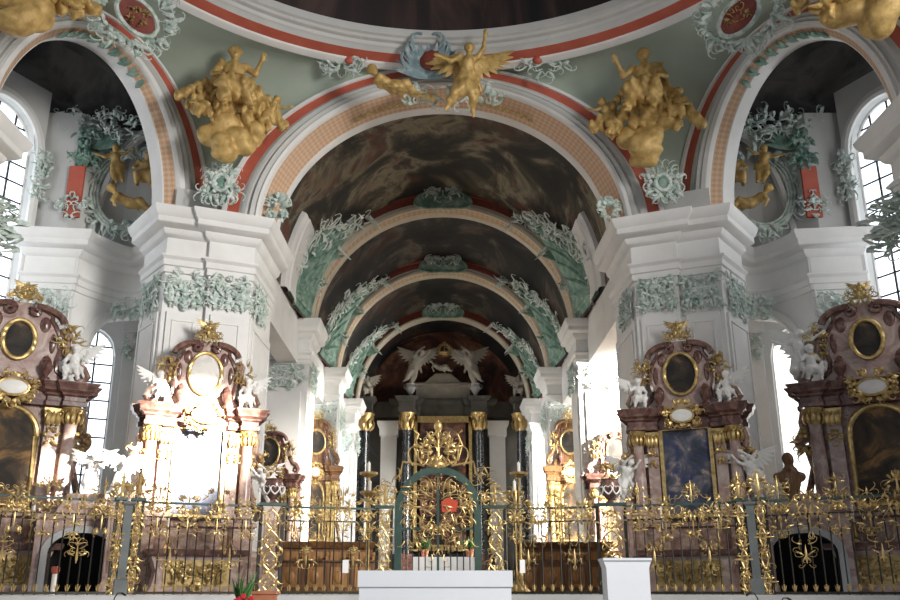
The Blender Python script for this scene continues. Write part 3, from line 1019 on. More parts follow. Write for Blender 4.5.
# stucco in the haunches of the choir vaults and at the arch crowns
HL = {0: ('in the first choir vault', .95), 1: ('in the second choir vault', .85), 2: ('in the third choir vault', .8)}
for k, (y0, y1, a, bb) in enumerate(segs[:3]):
    for sx, sl in ((-1, 'left'), (1, 'right')):
        t = thing('vault_stucco', f'mint stucco web with pale scrolls on the {sl} haunch {HL[k][0]}', 'ornament', (sx * 4.7, y1 - 1.6, 12.6))

        def vp(t_, th, off):
            bul = .55 * math.sin(PI * t_)
            A_, B_ = a + .35 * math.sin(PI * t_), bb + .3 + bul
            p = Vector((sx * math.cos(th) * A_, y0 + (y1 - y0) * t_, 12.25 + math.sin(th) * B_))
            n_ = Vector((-sx * math.cos(th), 0, -math.sin(th)))
            return p + n_ * off
        b = MB()
        rows = []
        for i in range(15):
            f = i / 14
            t_ = .60 + .4 * f
            lim = R(52) * (.12 + .88 * f ** .8) * (1 + .05 * math.sin(f * 25))
            rows.append([vp(t_, R(1) + lim * q / 8, .05 + .10 * math.sin(PI * q / 8)) for q in range(9)])
        b.grid(rows)
        for q in range(7):
            pts = [vp(.68 + .3 * e / 8 , R(4) + R(46) * (q / 6) * (e / 8) ** .9, .14) for e in range(9)]
            b.tube(pts, [.05 + .05 * math.sin(PI * e / 8) for e in range(9)], 5)
        b.build('stucco_field', 'mintdark', t, world=True)
        for q in range(6):
            b = MB()
            f = (q + .5) / 6
            t_ = .60 + .4 * f
            th = R(52) * (.12 + .88 * f ** .8)
            p = vp(t_, th, .12)
            U_ = (vp(min(t_ + .03, 1), th + R(3), .12) - vp(t_ - .03, th - R(3), .12)).normalized()
            D_ = (vp(t_, th, 1) - vp(t_, th, 0)).normalized()
            W_ = D_.cross(U_).normalized()
            fr = Fr(p, U_, W_, D_)
            rocaille(b, fr, 1.4, 1.1, 14, 300 + k * 9 + q + (sx > 0) * 3, r=.04, dep=.1, L=.95, leaf=.4, sym=False)
            b.build('scroll_cluster', 'palemint', t, world=True)
        # a second spray standing on the rib arch, facing the nave
        t = thing('rib_stucco', f'pale stucco spray above the {sl} springing of the rib arch {HL[k][0]}', 'ornament', (sx * 4.3, y1 - .2, 13.2))
        for q in range(3):
            b = MB()
            th = R(22 + 17 * q)
            cx_, cz_ = (AA[CH[k][0]] + .7) * math.cos(th), 12.2 + (AB[CH[k][0]] + .6) * math.sin(th)
            fr = Fr((sx * cx_, CH[k][0] + .25, cz_), (math.sin(th) * sx, 0, math.cos(th)), (-math.cos(th) * sx * -1, 0, math.sin(th)), (0, -1, 0))
            rocaille(b, fr, 1.5, 1.0 - .15 * q, 22 - q * 4, 400 + k * 11 + q + (sx > 0) * 5, r=.03, dep=.07, L=.65, leaf=.5)
            b.build('scroll_cluster', 'palemint', t, world=True)
        b = MB()
        for q in range(2):
            th = R(20 + 14 * q)
            cx_, cz_ = (AA[CH[k][0]] + .6) * math.cos(th), 12.2 + (AB[CH[k][0]] + .5) * math.sin(th)
            fr = Fr((sx * cx_, CH[k][0] + .27, cz_), (1, 0, 0), (0, 0, 1), (0, -1, 0))
            shell(b, fr, .8, 1.1, 9, .04)
        b.build('stucco_field', 'mintdark', t, world=True)
    Y, X, nm = CH[k]
    zc = 12.2 + AB[Y]
    t = thing('crown_cartouche', ['mint cartouche with white scrolls at the crown of the first rib arch', 'mint cartouche at the crown of the second rib arch', 'shell cartouche at the crown of the innermost rib arch'][k], 'ornament', (0, Y + .1, zc))
    b = MB()
    fr = Fr((0, Y + .1, zc + .3), UX, (0, 0, 1), (0, -1, 0))
    pts = [fr(1.25 * math.cos(q), .46 * math.sin(q) - .2 * math.cos(q) ** 2 + .05, 0) for q in [2 * PI * i / 24 for i in range(24)]]
    c0 = fr(0, -.02, .14)
    b.add([c0] + pts, [(0, i + 1, (i + 1) % 24 + 1) for i in range(24)])
    b.tube(pts, .07, 6, closed=True)
    b.build('cartouche_plate', 'mintdark', t, world=True)
    b = MB()
    rocaille(b, Fr((0, Y + .02, zc + .75), UX, (0, 0, 1), (0, -1, 0)), 2.2, 1.0, 30, 500 + k, r=.035, dep=.08, L=.7)
    b.build('scrollwork', 'mint', t, world=True)

# ------------------------------------------------------------------ apse and high altar
YA = 57.5
b = MB()
b.box(-13, 13, 61, 61.3, FL, 20)
struct('wall_back', b, 'apsedark', smooth=False)
b = MB()
rows = []
for i in range(13):
    f = i / 12
    rows.append([(math.cos(PI * j / 32) * 5.5 * math.cos(f * PI / 2 * .99), 58.2 + 2.4 * math.sin(f * PI / 2), 12.2 + math.sin(PI * j / 32) * 5.9 * math.cos(f * PI / 2 * .99)) for j in range(33)])
b.grid(rows)
struct('ceiling', b, 'frescored')
b = MB()
b.box(-5.6, 5.6, 58.6, 59, FL, 12.3)
struct('wall_back', b, 'apsedark', smooth=False)

HA = thing('high_altar', 'dark high altar with gilded capitals and painting at the far end of the choir', 'altar', (0, YA, FL))


def lx(b, name, m, parent=HA):
    return b.build(name, m, parent, world=True)


b = MB()
b.box(-3.2, 3.2, 57.4, 58.4, FL, FL + 2.2)
b.box(-2.2, 2.2, 56.4, 57.4, FL, FL + 1.2)
lx(b, 'base', 'black')
for x, y in ((-5.05, 57.0), (-2.3, 57.2), (2.3, 57.2), (5.05, 57.0)):
    big = abs(x) > 3
    r = .44 if big else .32
    zt = 11.2 if big else 11.3
    b = MB()
    b.lathe([(r * 1.3, 3.7), (r * 1.3, 3.9), (r * 1.05, 4.05), (r, 4.2), (r * .98, 7), (r * .86, zt), (r * .9, zt + .05)], 18, (x, y, 0))
    c = lx(b, 'column', 'black')
    b = MB()
    b.box(x - .5, x + .5, y - .45, y + .5, FL, 3.7)
    lx(b, 'pedestal', 'darkmarble')
    b = MB()
    b.lathe([(r * .9, zt), (r * 1.05, zt + .2), (r * 1.0, zt + .5), (r * 1.5, zt + 1.0), (r * 1.6, zt + 1.1)], 14, (x, y, 0))
    for q in range(8):
        a = q * PI / 4
        fr = Fr((x + r * math.cos(a), y + r * math.sin(a), zt + .45), (-math.sin(a), math.cos(a), 0), (0, 0, 1), (math.cos(a), math.sin(a), 0))
        leafb(b, fr, 0, -.4, PI / 2, .8, .12, .1)
        scroll(b, fr, 0, .3, .3, .4, 4, .05, .15)
    o = b.build('capital', 'gold', c)
    o.data.transform(Matrix.Translation(-HA.location))
    b = MB()
    b.box(x - .55, x + .55, y - .5, y + .6, zt + 1.1, zt + 1.35)
    b.mould([(x - .5, y + .6), (x - .5, y - .5), (x + .5, y - .5), (x + .5, y + .6)], [(0, zt + 1.35), (.03, zt + 1.8), (.2, zt + 1.95), (.28, zt + 2.1), (0, zt + 2.15), (-.4, zt + 2.15)])
    lx(b, 'entablature_block', 'apsedark')
# white engaged pilasters between the dark columns
for x in (-3.5, 3.5):
    b = MB()
    b.box(x - .5, x + .5, 57.9, 58.6, FL, 11.6)
    b.mould([(x - .5, 58.6), (x - .5, 57.9), (x + .5, 57.9), (x + .5, 58.6)], [(0, 11.0), (.1, 11.1), (.1, 11.5), (.25, 11.8), (.25, 12.0), (0, 12.0)])
    lx(b, 'pilaster', 'white')
b = MB()
b.mould([(-3.2, 58.4), (-3.2, 57.6), (-2.6, 57.6), (-2.6, 57.3), (-1.5, 57.3), (-1.4, 57.7), (1.4, 57.7), (1.5, 57.3), (2.6, 57.3), (2.6, 57.6), (3.2, 57.6), (3.2, 58.4)],
        [(0, 12.3), (.03, 12.9), (.18, 13.0), (.3, 13.25), (.3, 13.4), (0, 13.45), (-.4, 13.45)])
b.box(-5.1, 5.1, 58.0, 58.5, 12.3, 13.3)
lx(b, 'entablature', 'apsedark')
b = MB()
b.box(-1.75, 1.75, 57.6, 58.4, 13.4, 14.2)
b.mould([(-1.75, 58.4), (-1.75, 57.6), (1.75, 57.6), (1.75, 58.4)], [(0, 14.2), (.15, 14.3), (.15, 14.45), (0, 14.5)])
b.prism_xz([(-1.2, 14.5), (1.2, 14.5), (.5, 15.1), (-.5, 15.1)], 57.6, 58.3)
lx(b, 'attic', 'drab')
b = MB()
b.box(-1.45, 1.45, 57.55, 57.6, 4.2, 12.0)
lx(b, 'painting', 'oil_red')
b = MB()
for s0 in (-1, 1):
    b.box(s0 * 1.75 - .1, s0 * 1.75 + .1, 57.35, 57.65, 4.0, 12.2)
b.box(-1.93, 1.93, 57.35, 57.65, 11.85, 12.25)
b.box(-1.93, 1.93, 57.35, 57.65, 3.9, 4.25)
lx(b, 'painting_frame', 'goldsoft')

# high altar sculpture
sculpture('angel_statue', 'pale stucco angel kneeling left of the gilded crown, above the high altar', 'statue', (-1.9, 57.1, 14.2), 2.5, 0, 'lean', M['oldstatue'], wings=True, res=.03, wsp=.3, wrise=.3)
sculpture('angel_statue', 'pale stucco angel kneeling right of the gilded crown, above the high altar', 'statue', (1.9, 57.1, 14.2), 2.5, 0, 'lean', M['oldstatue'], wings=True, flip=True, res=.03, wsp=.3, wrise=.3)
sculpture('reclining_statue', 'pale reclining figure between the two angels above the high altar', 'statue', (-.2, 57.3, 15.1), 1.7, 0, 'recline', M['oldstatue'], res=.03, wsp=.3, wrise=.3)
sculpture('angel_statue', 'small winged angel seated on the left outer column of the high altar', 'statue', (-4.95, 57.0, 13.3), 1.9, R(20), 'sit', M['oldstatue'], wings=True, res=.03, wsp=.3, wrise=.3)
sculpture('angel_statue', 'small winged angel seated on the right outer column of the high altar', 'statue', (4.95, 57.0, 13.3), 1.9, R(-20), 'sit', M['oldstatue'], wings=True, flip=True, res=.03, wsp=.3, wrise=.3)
t = thing('crown', 'gilded crown held up between the two angels of the high altar', 'crown', (0.1, 57.0, 16.2))
b = MB()
b.lathe([(.42, 0), (.45, .1), (.42, .16)], 16)
for q in range(8):
    a = q * PI / 4
    b.tube([(.43 * math.cos(a), .43 * math.sin(a), .1), (.52 * math.cos(a), .52 * math.sin(a), .4), (.3 * math.cos(a), .3 * math.sin(a), .68), (0, 0, .72)], .045, 5)
b.ball((0, 0, .8), .11)
b.build('crown_hoops', 'gold', t)
for s0 in (-1, 1):
    b = MB()
    b.mould([(0, 0), (.01, 0)], [(0, 0), (0, .01)])
# oak tones of the reredos frieze urns
for s0, sl in ((-1, 'left'), (1, 'right')):
    t = thing('stone_vase', f'pale vase on the entablature {sl} of the high altar attic', 'vase', (s0 * 2.1, 57.2, 13.45))
    b = MB()
    b.lathe([(.18, 0), (.2, .06), (.08, .14), (.26, .4), (.34, .62), (.24, .8), (.28, .88), (.1, .95), (.05, 1.15), (.01, 1.2)], 14)
    b.build('body', 'stone', t)
    b = MB()
    for a in (-1, 1):
        scroll(b, Fr((0, 0, .5)), a * .3, 0, PI / 2 - a * .8, .5, a * 4, .035, .02)
    b.build('handle', 'stone', t)


# ------------------------------------------------------------------ side bay walls
def wall_open(path, z0, z1, ops, thick, m, name, sideN=1, n=40):
    """wall along a plan polyline (list of xy), openings (s0, halfw, sill, spring, rise)"""
    pl = [Vector(p) for p in path]
    cum = [0]
    for a, c in zip(pl, pl[1:]):
        cum.append(cum[-1] + (c - a).length)

    def at(s):
        for i in range(len(pl) - 1):
            if s <= cum[i + 1] + 1e-6:
                f = (s - cum[i]) / (cum[i + 1] - cum[i])
                p = pl[i].lerp(pl[i + 1], f)
                break
        d = (at0(s + .15) - at0(s - .15)).normalized()
        return p, Vector((d.y, -d.x)) * sideN

    def at0(s):
        s = min(max(s, 0), cum[-1])
        for i in range(len(pl) - 1):
            if s <= cum[i + 1] + 1e-6:
                f = (s - cum[i]) / (cum[i + 1] - cum[i])
                return pl[i].lerp(pl[i + 1], f)
        return pl[-1]
    L = cum[-1]
    S = set([i * L / n for i in range(n + 1)] + cum)
    for (s0, hw, *_r) in ops:
        for i in range(17):
            S.add(min(max(s0 - hw + 2 * hw * i / 16, 0), L))
    S = sorted(S)
    S = [s for i, s in enumerate(S) if i == 0 or s - S[i - 1] > 1e-4]
    b = MB()

    def slab(sa, sb, za0, za1, zb0, zb1):
        (pa, na), (pb, nb) = at(sa), at(sb)
        q = []
        for off in (0, -thick):
            q += [(*(pa + na * off), za0), (*(pb + nb * off), zb0), (*(pb + nb * off), zb1), (*(pa + na * off), za1)]
        b.add(q, [(0, 1, 2, 3), (7, 6, 5, 4), (0, 4, 5, 1), (3, 2, 6, 7), (0, 3, 7, 4), (1, 5, 6, 2)])
    for sa, sb in zip(S, S[1:]):
        mid = (sa + sb) / 2
        op = next((o for o in ops if abs(mid - o[0]) < o[1]), None)
        if op is None:
            slab(sa, sb, z0, z1, z0, z1)
            continue
        s0, hw, sill, spr, rise = op
        hd = lambda s: spr + rise * math.sqrt(max(0, 1 - ((s - s0) / hw) ** 2))
        if sill > z0:
            slab(sa, sb, z0, sill, z0, sill)
        slab(sa, sb, hd(sa), z1, hd(sb), z1)
    return struct(name, b, m)


WN = [0]


def window(base, rz, hw, z0, spr, rise, nx, nz, pane, sxn=1):
    WN[0] += 1
    t = bpy.data.objects.new(f'window_{WN[0]}', None)
    COL.objects.link(t)
    t.location = base
    t.rotation_euler = (0, 0, rz)
    t['kind'] = 'structure'
    b = MB()
    out = [(-hw, z0), (hw, z0)] + [(hw * math.cos(PI * i / 20), spr + rise * math.sin(PI * i / 20)) for i in range(21)]
    b.prism_xz(out, .02, .05)
    b.build('pane', pane, t)
    b = MB()
    b.tube([(x, 0, z) for x, z in out], .07, 6, closed=True)
    b.build('window_frame', 'white', t)
    for i in range(1, nx):
        x = -hw + 2 * hw * i / nx
        zt = spr + rise * math.sqrt(max(0, 1 - (x / hw) ** 2))
        b = MB()
        b.box(x - .03, x + .03, -.03, .01, z0, zt)
        b.build('glazing_bar', 'leadbar', t)
    k = 0
    z = z0
    st = (spr + rise - z0) / nz
    for i in range(1, nz):
        z = z0 + st * i
        hx = hw if z < spr else hw * math.sqrt(max(0, 1 - ((z - spr) / rise) ** 2))
        b = MB()
        b.box(-hx, hx, -.03, .01, z - .025, z + .025)
        b.build('glazing_bar', 'leadbar', t)
    return t


for sx, sl in ((-1, 'left'), (1, 'right')):
    X = lambda pts: [(sx * x, y) for x, y in pts]
    # concave niche wall behind the pier with an arched opening in its lower storey
    niche = []
    for i in range(13):
        f = i / 12
        x = 8.9 + 2.6 * f
        y = 26.4 + 1.75 * math.sin(PI * f) ** .8
        niche.append((x, y))
    sdn = 1 if sx > 0 else -1
    Ln = sum(math.dist(a, c) for a, c in zip(niche, niche[1:]))
    sN = 1 if sx < 0 else -1
    # orientation: outward normal must face the rotunda (towards -y)
    wall_open(X(niche), FL, 12.3, [(Ln * .41, 1.75, FL, 8.55, 1.65)], .6, 'white', 'wall_' + sl, sideN=(1 if sx > 0 else -1), n=30)
    b = MB()
    b.mould(X(niche), [(o * .85, z) for o, z in ENT], side=(1 if sx > 0 else -1))
    # arch moulding around the lower opening
    struct('trim_2', b, 'white')
    b = MB()

    def npt(s, off):
        acc = 0
        for a, c in zip(niche, niche[1:]):
            l = math.dist(a, c)
            if acc + l >= s:
                f = (s - acc) / l
                p = Vector(a).lerp(Vector(c), f)
                d = (Vector(c) - Vector(a)).normalized()
                nn = Vector((d.y, -d.x))
                p = p + nn * off
                return (sx * p.x, p.y)
            acc += l
        return (sx * niche[-1][0], niche[-1][1])
    rows = []
    for i in range(25):
        th = PI * i / 24
        row = []
        for o, d in ((0, .0), (0, .1), (.08, .14), (.14, .08), (.3, .08), (.36, .0)):
            s = Ln * .41 + (1.75 + o) * math.cos(th)
            xy = npt(min(max(s, 0.02), Ln - .02), d)
            row.append((xy[0], xy[1], 8.55 + (1.65 + o) * math.sin(th)))
        rows.append(row)
    b.grid(rows)
    struct('trim_3', b, 'white')
    # pilaster between niche and window wall
    t = thing('pilaster', f'white pilaster with mint capital in the {sl} aisle bay, beside the tall window', 'pilaster', (sx * 12.2, 26.7, FL))
    pp = X([(11.45, 27.0), (11.45, 26.45), (12.95, 26.25), (13.1, 26.9)])
    sd = 1 if sx > 0 else -1
    b = MB()
    b.prism(pp, FL, 12.3)
    b.build('shaft', 'white', t, world=True)
    b = MB()
    b.mould(pp, [(o * .8, z) for o, z in ENT], side=sd)
    b.prism(pp, 12.25, 12.33)
    b.build('entablature', 'white', t, world=True)
    b = MB()
    rocaille(b, Fr((sx * 12.2, 26.22, 9.8), (1, 0, 0), (0, 0, 1), (0, -1, 0)), 1.5, 1.1, 44, 611 + sx, r=.028, dep=.06, shape='rect', L=.45)
    b.build('capital', 'mint', t, world=True)
    # upper wall with lunette above the niche
    b = MB()
    up = []
    for i in range(13):
        f = i / 12
        up.append((8.6 + 5.2 * f, 26.75 + 1.3 * math.sin(PI * min(f * 1.5, 1)) ** .8))
    for i, (a, c) in enumerate(zip(X(up), X(up)[1:])):
        b.add([(*a, 12.2), (*c, 12.2), (*c, 16.8), (*a, 16.8)], [(0, 1, 2, 3)])
    struct('wall_' + sl, b, 'grey')
    # window wall: diagonal, tall arched window above
    W0, W1 = Vector((sx * 13.05, 26.5)), Vector((sx * 16.2, 20.2))
    d = (W1 - W0).normalized()
    Lw = (W1 - W0).length
    wall_open([tuple(W0), tuple(W1)], FL, 17.4, [(1.6, 1.3, 8.3, 15.0, 1.4)], .55, 'grey', 'wall_' + sl, sideN=(1 if sx > 0 else -1), n=10)
    c = W0 + d * 1.6
    nn = Vector((d.y, -d.x)) * (1 if sx > 0 else -1)
    c2 = c - nn * .3
    rz = math.atan2(d.y, d.x)
    if sx < 0:
        rz = math.atan2(-d.y, -d.x)
    window((c2.x, c2.y, 0), rz, 1.3, 8.3, 15.0, 1.4, 4, 13, 'pane')
    # jamb moulding round the tall window
    b = MB()
    rows = []
    for i in range(31):
        if i < 5:
            u, z = 1.3, 8.3 + 6.7 * i / 5
        elif i > 25:
            u, z = -1.3, 8.3 + 6.7 * (30 - i) / 5
        else:
            th = PI * (i - 5) / 20
            u, z = 1.3 * math.cos(th), 15.0 + 1.4 * math.sin(th)
        row = []
        for o, q in ((0, 0), (.02, .09), (.14, .12), (.18, .05), (.34, .05), (.38, 0)):
            uu = u * (1.3 + o) / 1.3
            zz = z if i < 5 or i > 25 else 15.0 + (z - 15.0) * (1.4 + o) / 1.4
            p = c + d * uu + nn * q
            row.append((p.x, p.y, zz))
        rows.append(row)
    b.grid(rows)
    struct('trim_4', b, 'white')
    q = W0 + d * .12 + nn * .12
    t = thing('wall_spray', f'narrow mint leaf drop on the wall beside the tall window on the {sl}', 'ornament', (q.x, q.y, 13.2))
    b = MB()
    rocaille(b, Fr((q.x, q.y, 14.3), (d.x, d.y, 0), (0, 0, 1), (nn.x, nn.y, 0)), .5, 2.0, 22, 695 + sx, r=.03, dep=.08, shape='rect', L=.45, leaf=.8)
    b.build('leaves', 'mint', t, world=True)
    # lower aisle window seen through the niche arch
    A0, A1 = Vector((sx * 8.7, 31.3)), Vector((sx * 15.5, 28.2))
    d2 = (A1 - A0).normalized()
    L2 = (A1 - A0).length
    s0 = 3.8
    wall_open([tuple(A0), tuple(A1)], FL, 13, [(s0, .95, 4.6, 9.3, .95)], .5, 'white', 'wall_' + sl, sideN=(1 if sx > 0 else -1), n=12)
    c = A0 + d2 * s0
    n2 = Vector((d2.y, -d2.x)) * (1 if sx > 0 else -1)
    c -= n2 * .3
    rz = math.atan2(d2.y, d2.x) if sx > 0 else math.atan2(-d2.y, -d2.x)
    if sx < 0:
        window((c.x, c.y, 0), rz, .95, 4.6, 9.3, .95, 3, 9, 'pane')
    else:
        window((c.x, c.y, 0), rz, .95, 4.6, 9.3, .95, 1, 1, 'panewarm')
    q = A0 + d2 * 2.3 + n2 * .02
    t = thing('aisle_pilaster', f'slim white pilaster with mint capital beside the lower aisle window on the {sl}', 'pilaster', (q.x, q.y, FL))
    fr = Fr((q.x, q.y, 0), (d2.x, d2.y, 0), (0, 0, 1), (n2.x, n2.y, 0))
    b = MB()
    b.box(-.33, .33, FL, 10.6, -.05, .14)
    b.box(-.42, .42, 10.1, 10.6, -.05, .26)
    b.xf(lambda p: fr(p.x, p.y, p.z))
    b.build('shaft', 'white', t, world=True)
    b = MB()
    rocaille(b, Fr(fr(0, 9.55, .16), fr.U, fr.W, fr.D), .7, .9, 20, 690 + sx, r=.026, dep=.08, shape='rect', L=.35)
    b.build('capital', 'mint', t, world=True)
    # bay vault: dark painted shallow dome
    b = MB()
    rows = []
    C_, _u, N_, _a = SIDE[sx]
    cx, cy = sx * 12.2, 23.0
    for i in range(11):
        f = i / 10
        rows.append([(cx + 5.4 * math.cos(q) * math.cos(f * PI / 2), cy + 5.4 * math.sin(q) * math.cos(f * PI / 2), 16.3 + 3.4 * math.sin(f * PI / 2)) for q in [2 * PI * j / 40 for j in range(41)]])
    b.grid(rows)
    bv = []
    for q in b.v:
        q = Vector(q)
        dd = (q - C_).dot(N_)
        bv.append(tuple(q + N_ * max(0, .97 - dd)))
    b.v = bv
    struct('ceiling', b, 'frescobay')
    # lunette moulding on the upper wall and transverse rib
    b = MB()
    Cl = Vector((sx * 9.7, 27.55, 12.5))
    arch_band(b, Cl, Vector((sx, 0, 0)), NY, 1.75, 3.9, [(0, .1), (0, -.12), (.12, -.2), (.2, -.12), (.3, -.12), (.34, .1)], 1, n=30)
    struct('trim_5', b, 'white')
    # stucco: red panel, lunette scroll frame, crown spray
    t = thing('lunette_stucco', f'mint stucco frame curling round the gilded relief in the {sl} bay lunette', 'ornament', (sx * 10.6, 27.2, 12.6))
    b = MB()
    fr = Fr((sx * 10.55, 27.35, 14.2), (1, 0, 0), (0, 0, 1), (0, -1, 0))
    for q in range(3):
        pts = [fr((.95 + .1 * q) * math.cos(a) * .95, (1.2 + .1 * q) * math.sin(a), .05 + .04 * q) for a in [R(100 + 17 * i) if sx < 0 else R(80 - 17 * i) for i in range(14)]]
        b.tube(pts, [.02 + .035 * math.sin(PI * i / 13) for i in range(14)], 6)
    rocaille(b, fr, 2.5, 2.9, 40, 640 + sx, r=.04, dep=.1, shape='ring', L=.8, leaf=.8)
    b.build('scrollwork', 'mint', t, world=True)
    b = MB()
    fr2 = Fr((sx * 11.85, 26.85, 15.5), (1, 0, 0), (0, 0, 1), (0, -1, 0))
    rocaille(b, fr2, .7, 1.5, 26, 650 + sx, r=.032, dep=.08, shape='rect', L=.5, leaf=.9)
    b.build('wall_spray', 'mintdark', t, world=True)
    b = MB()
    b.box(*sorted((sx * 11.7, sx * 12.2)), 26.66, 26.78, 13.0, 14.8)
    b.build('red_panel', 'red', t, world=True)
    b = MB()
    rocaille(b, Fr((sx * 11.95, 26.64, 13.4), (1, 0, 0), (0, 0, 1), (0, -1, 0)), .8, 1.0, 14, 680 + sx, r=.028, dep=.06, shape='rect', L=.4)
    b.build('panel_scrolls', 'mint', t, world=True)
    t = thing('vault_crest', f'lacy stucco crest at the foot of the dark painted vault in the {sl} bay', 'ornament', (sx * 11.2, 26.9, 15.2))
    b = MB()
    rocaille(b, Fr((sx * 11.2, 27.0, 16.5), (1, 0, 0), (0, 0, 1), (0, -1, 0)), 3.4, 1.0, 40, 660 + sx, r=.03, dep=.1, shape='rect', L=.6, leaf=.8)
    b.build('scrollwork', 'mint', t, world=True)
    b = MB()
    shell(b, Fr((sx * 11.4, 27.05, 15.9), (1, 0, 0), (0, 0, 1), (0, -1, 0)), 1.0, .9, 9, .05)
    b.build('shell', 'mintdark', t, world=True)
    # spray on niche frieze
    t = thing('niche_spray', f'small mint leaf spray on the concave wall of the {sl} bay', 'ornament', (sx * 10.4, 27.6, 9.4))
    b = MB()
    rocaille(b, Fr((sx * 10.1, 27.75, 9.95 + .25), (1, 0, 0), (0, 0, 1), (0, -1, 0)), .9, .9, 16, 670 + sx, r=.04, dep=.16, L=.5)
    b.build('scrollwork', 'mint', t, world=True)

# ------------------------------------------------------------------ cartouches on arches and pendentives
for sx, sl in ((-1, 'left'), (1, 'right')):
    # foot of the pendentive
    t = thing('pendentive_cartouche', f'mint scroll cartouche at the foot of the {sl} pendentive, above the pier cornice', 'ornament', (sx * 6.9, 24.6, 12.6))
    c = P(220 if sx < 0 else 664, 186, 24.7)
    nrm = Vector((-sx * -.35 * -1, -.93, 0)) if False else Vector((-sx * .35, -.93, -.1))
    fr = Fr(c, (1, 0, 0), (0, 0, 1), nrm)
    b = MB()
    rocaille(b, fr, 1.15, 1.3, 40, 700 + sx, r=.035, dep=.09, L=.55, leaf=.5)
    b.tube([fr(.22 * math.cos(q), .05 + .26 * math.sin(q), .22) for q in [2 * PI * i / 16 for i in range(16)]], .07, 6, closed=True)
    b.build('scrollwork', 'mint', t, world=True)
    b = MB()
    b.ball(tuple(fr(0, .05, .1)), .22, .12, .26, 10)
    b.build('boss', 'mintdark', t, world=True)
    # red cartouche at side arch crown
    c = P(134 if sx < 0 else 742, 17, 20.6)
    U = Vector((.55, .8 * -sx * -1 * (1 if sx < 0 else 1), 0))
    U = Vector((.75, .66 * (1 if sx < 0 else -1), 0))
    fr = Fr(c, U, Vector((-.35 * sx * -1 * -1, -.2, .9)), None)
    t = thing('arch_cartouche', f'dark red oval cartouche in mint rocaille at the crown of the {sl} side arch', 'ornament', tuple(c - Vector((0, 0, .8))))
    b = MB()
    n = 24
    tl = R(-25 if sx < 0 else 25)
    op = lambda q, k: fr(k * (.62 * math.cos(q) * math.cos(tl) - .36 * math.sin(q) * math.sin(tl)), k * (.62 * math.cos(q) * math.sin(tl) + .36 * math.sin(q) * math.cos(tl)), .25 + .14 * (1 - k))
    b.grid([[op(2 * PI * i / n, k) for i in range(n)] for k in (1, .6, .02)], cu=True)
    b.build('oval_shield', 'darkred', t, world=True)
    b = MB()
    b.tube([op(2 * PI * i / n, 1.05) for i in range(n)], .07, 6, closed=True)
    rocaille(b, fr, 1.9, 1.5, 50, 720 + sx, r=.034, dep=.1, shape='ring', L=.6, leaf=.6)
    b.build('scrollwork', 'mint', t, world=True)
    b = MB()
    rocaille(b, Fr(fr(0, -.0, .32), fr.U, fr.W, fr.D), .7, .45, 8, 725 + sx, r=.02, dep=.05, L=.25)
    b.build('gilded_monogram', 'goldsoft', t, world=True)
    # crown soffit leaf panel hanging from it
    C, U2, N2, a2 = SIDE[sx]
    t = thing('arch_garland', f'long mint leaf panel along the crown of the {sl} side arch soffit', 'ornament', tuple(arch_pt(C, U2, N2, a2, SB, PI / 2, 0, .3, .5)))
    b = MB()
    for i in range(16):
        th = R(62 + 3.6 * i)
        p = arch_pt(C, U2, N2, a2, SB, th, .1, .28, .5)
        dth = arch_pt(C, U2, N2, a2, SB, th + .05, .1, .28, .5) - p
        inw = (C - p).normalized()
        fq = Fr(p, dth, N2, inw)
        leafb(b, fq, 0, -.15, PI / 2 + .3 * (-1) ** i, .5, .1, .04)
    b.build('leaves', 'mintdark', t, world=True)
    # small crown scrolls flanking the central cartouche
    t = thing('ring_scroll', f'mint scroll with red blossom beside the {sl} end of the central gilded group', 'ornament', tuple(P(345 if sx < 0 else 543, 65, 24.5)))
    c = P(342 if sx < 0 else 545, 63, 24.6)
    fr = Fr(c, (1, 0, 0), (0, -.3, 1))
    b = MB()
    rocaille(b, fr, 1.6, .75, 34, 740 + sx, r=.028, dep=.08, L=.5)
    b.build('scrollwork', 'mint', t, world=True)
    b = MB()
    b.ball(tuple(fr(-sx * .25, .05, .15)), .16, .12, .14, 8)
    b.build('blossom', 'red', t, world=True)
    # spray at the choir arch springing
    t = thing('springing_leaf', f'small mint leaf at the {sl} springing of the choir arch', 'ornament', (sx * 5.2, 25.6, 12.4))
    b = MB()
    rocaille(b, Fr((sx * 5.15, 25.5, 12.75), (1, 0, 0), (0, 0, 1), (-sx * .6, -.8, 0)), .6, .9, 16, 750 + sx, r=.035, dep=.1, L=.4, leaf=1)
    b.build('leaves', 'mint', t, world=True)

for sx, sl in ((-1, 'left'), (1, 'right')):
    t = thing('soffit_garland', f'dark gilt leaf garland on the orange soffit, {sl} of the arch crown', 'ornament', tuple(arch_pt(CA, Vector((sx, 0, 0)), NY, 5.25, 4.55, R(68), .1, .6, .6)))
    b = MB()
    for i in range(18):
        th = R(58 + 1.25 * i)
        p = arch_pt(CA, Vector((sx, 0, 0)), NY, 5.25, 4.55, th, .12, .65, .6)
        dth = arch_pt(CA, Vector((sx, 0, 0)), NY, 5.25, 4.55, th + .05, .12, .65, .6) - p
        fq = Fr(p, dth, NY, (CA - p).normalized())
        leafb(b, fq, 0, 0, PI / 2 * (-1) ** i * .7, .24, .045, .03)
        leafb(b, fq, 0, 0, PI - PI / 2 * (-1) ** i * .4, .2, .035, .03)
    b.build('leaves', 'goldsoft', t, world=True)

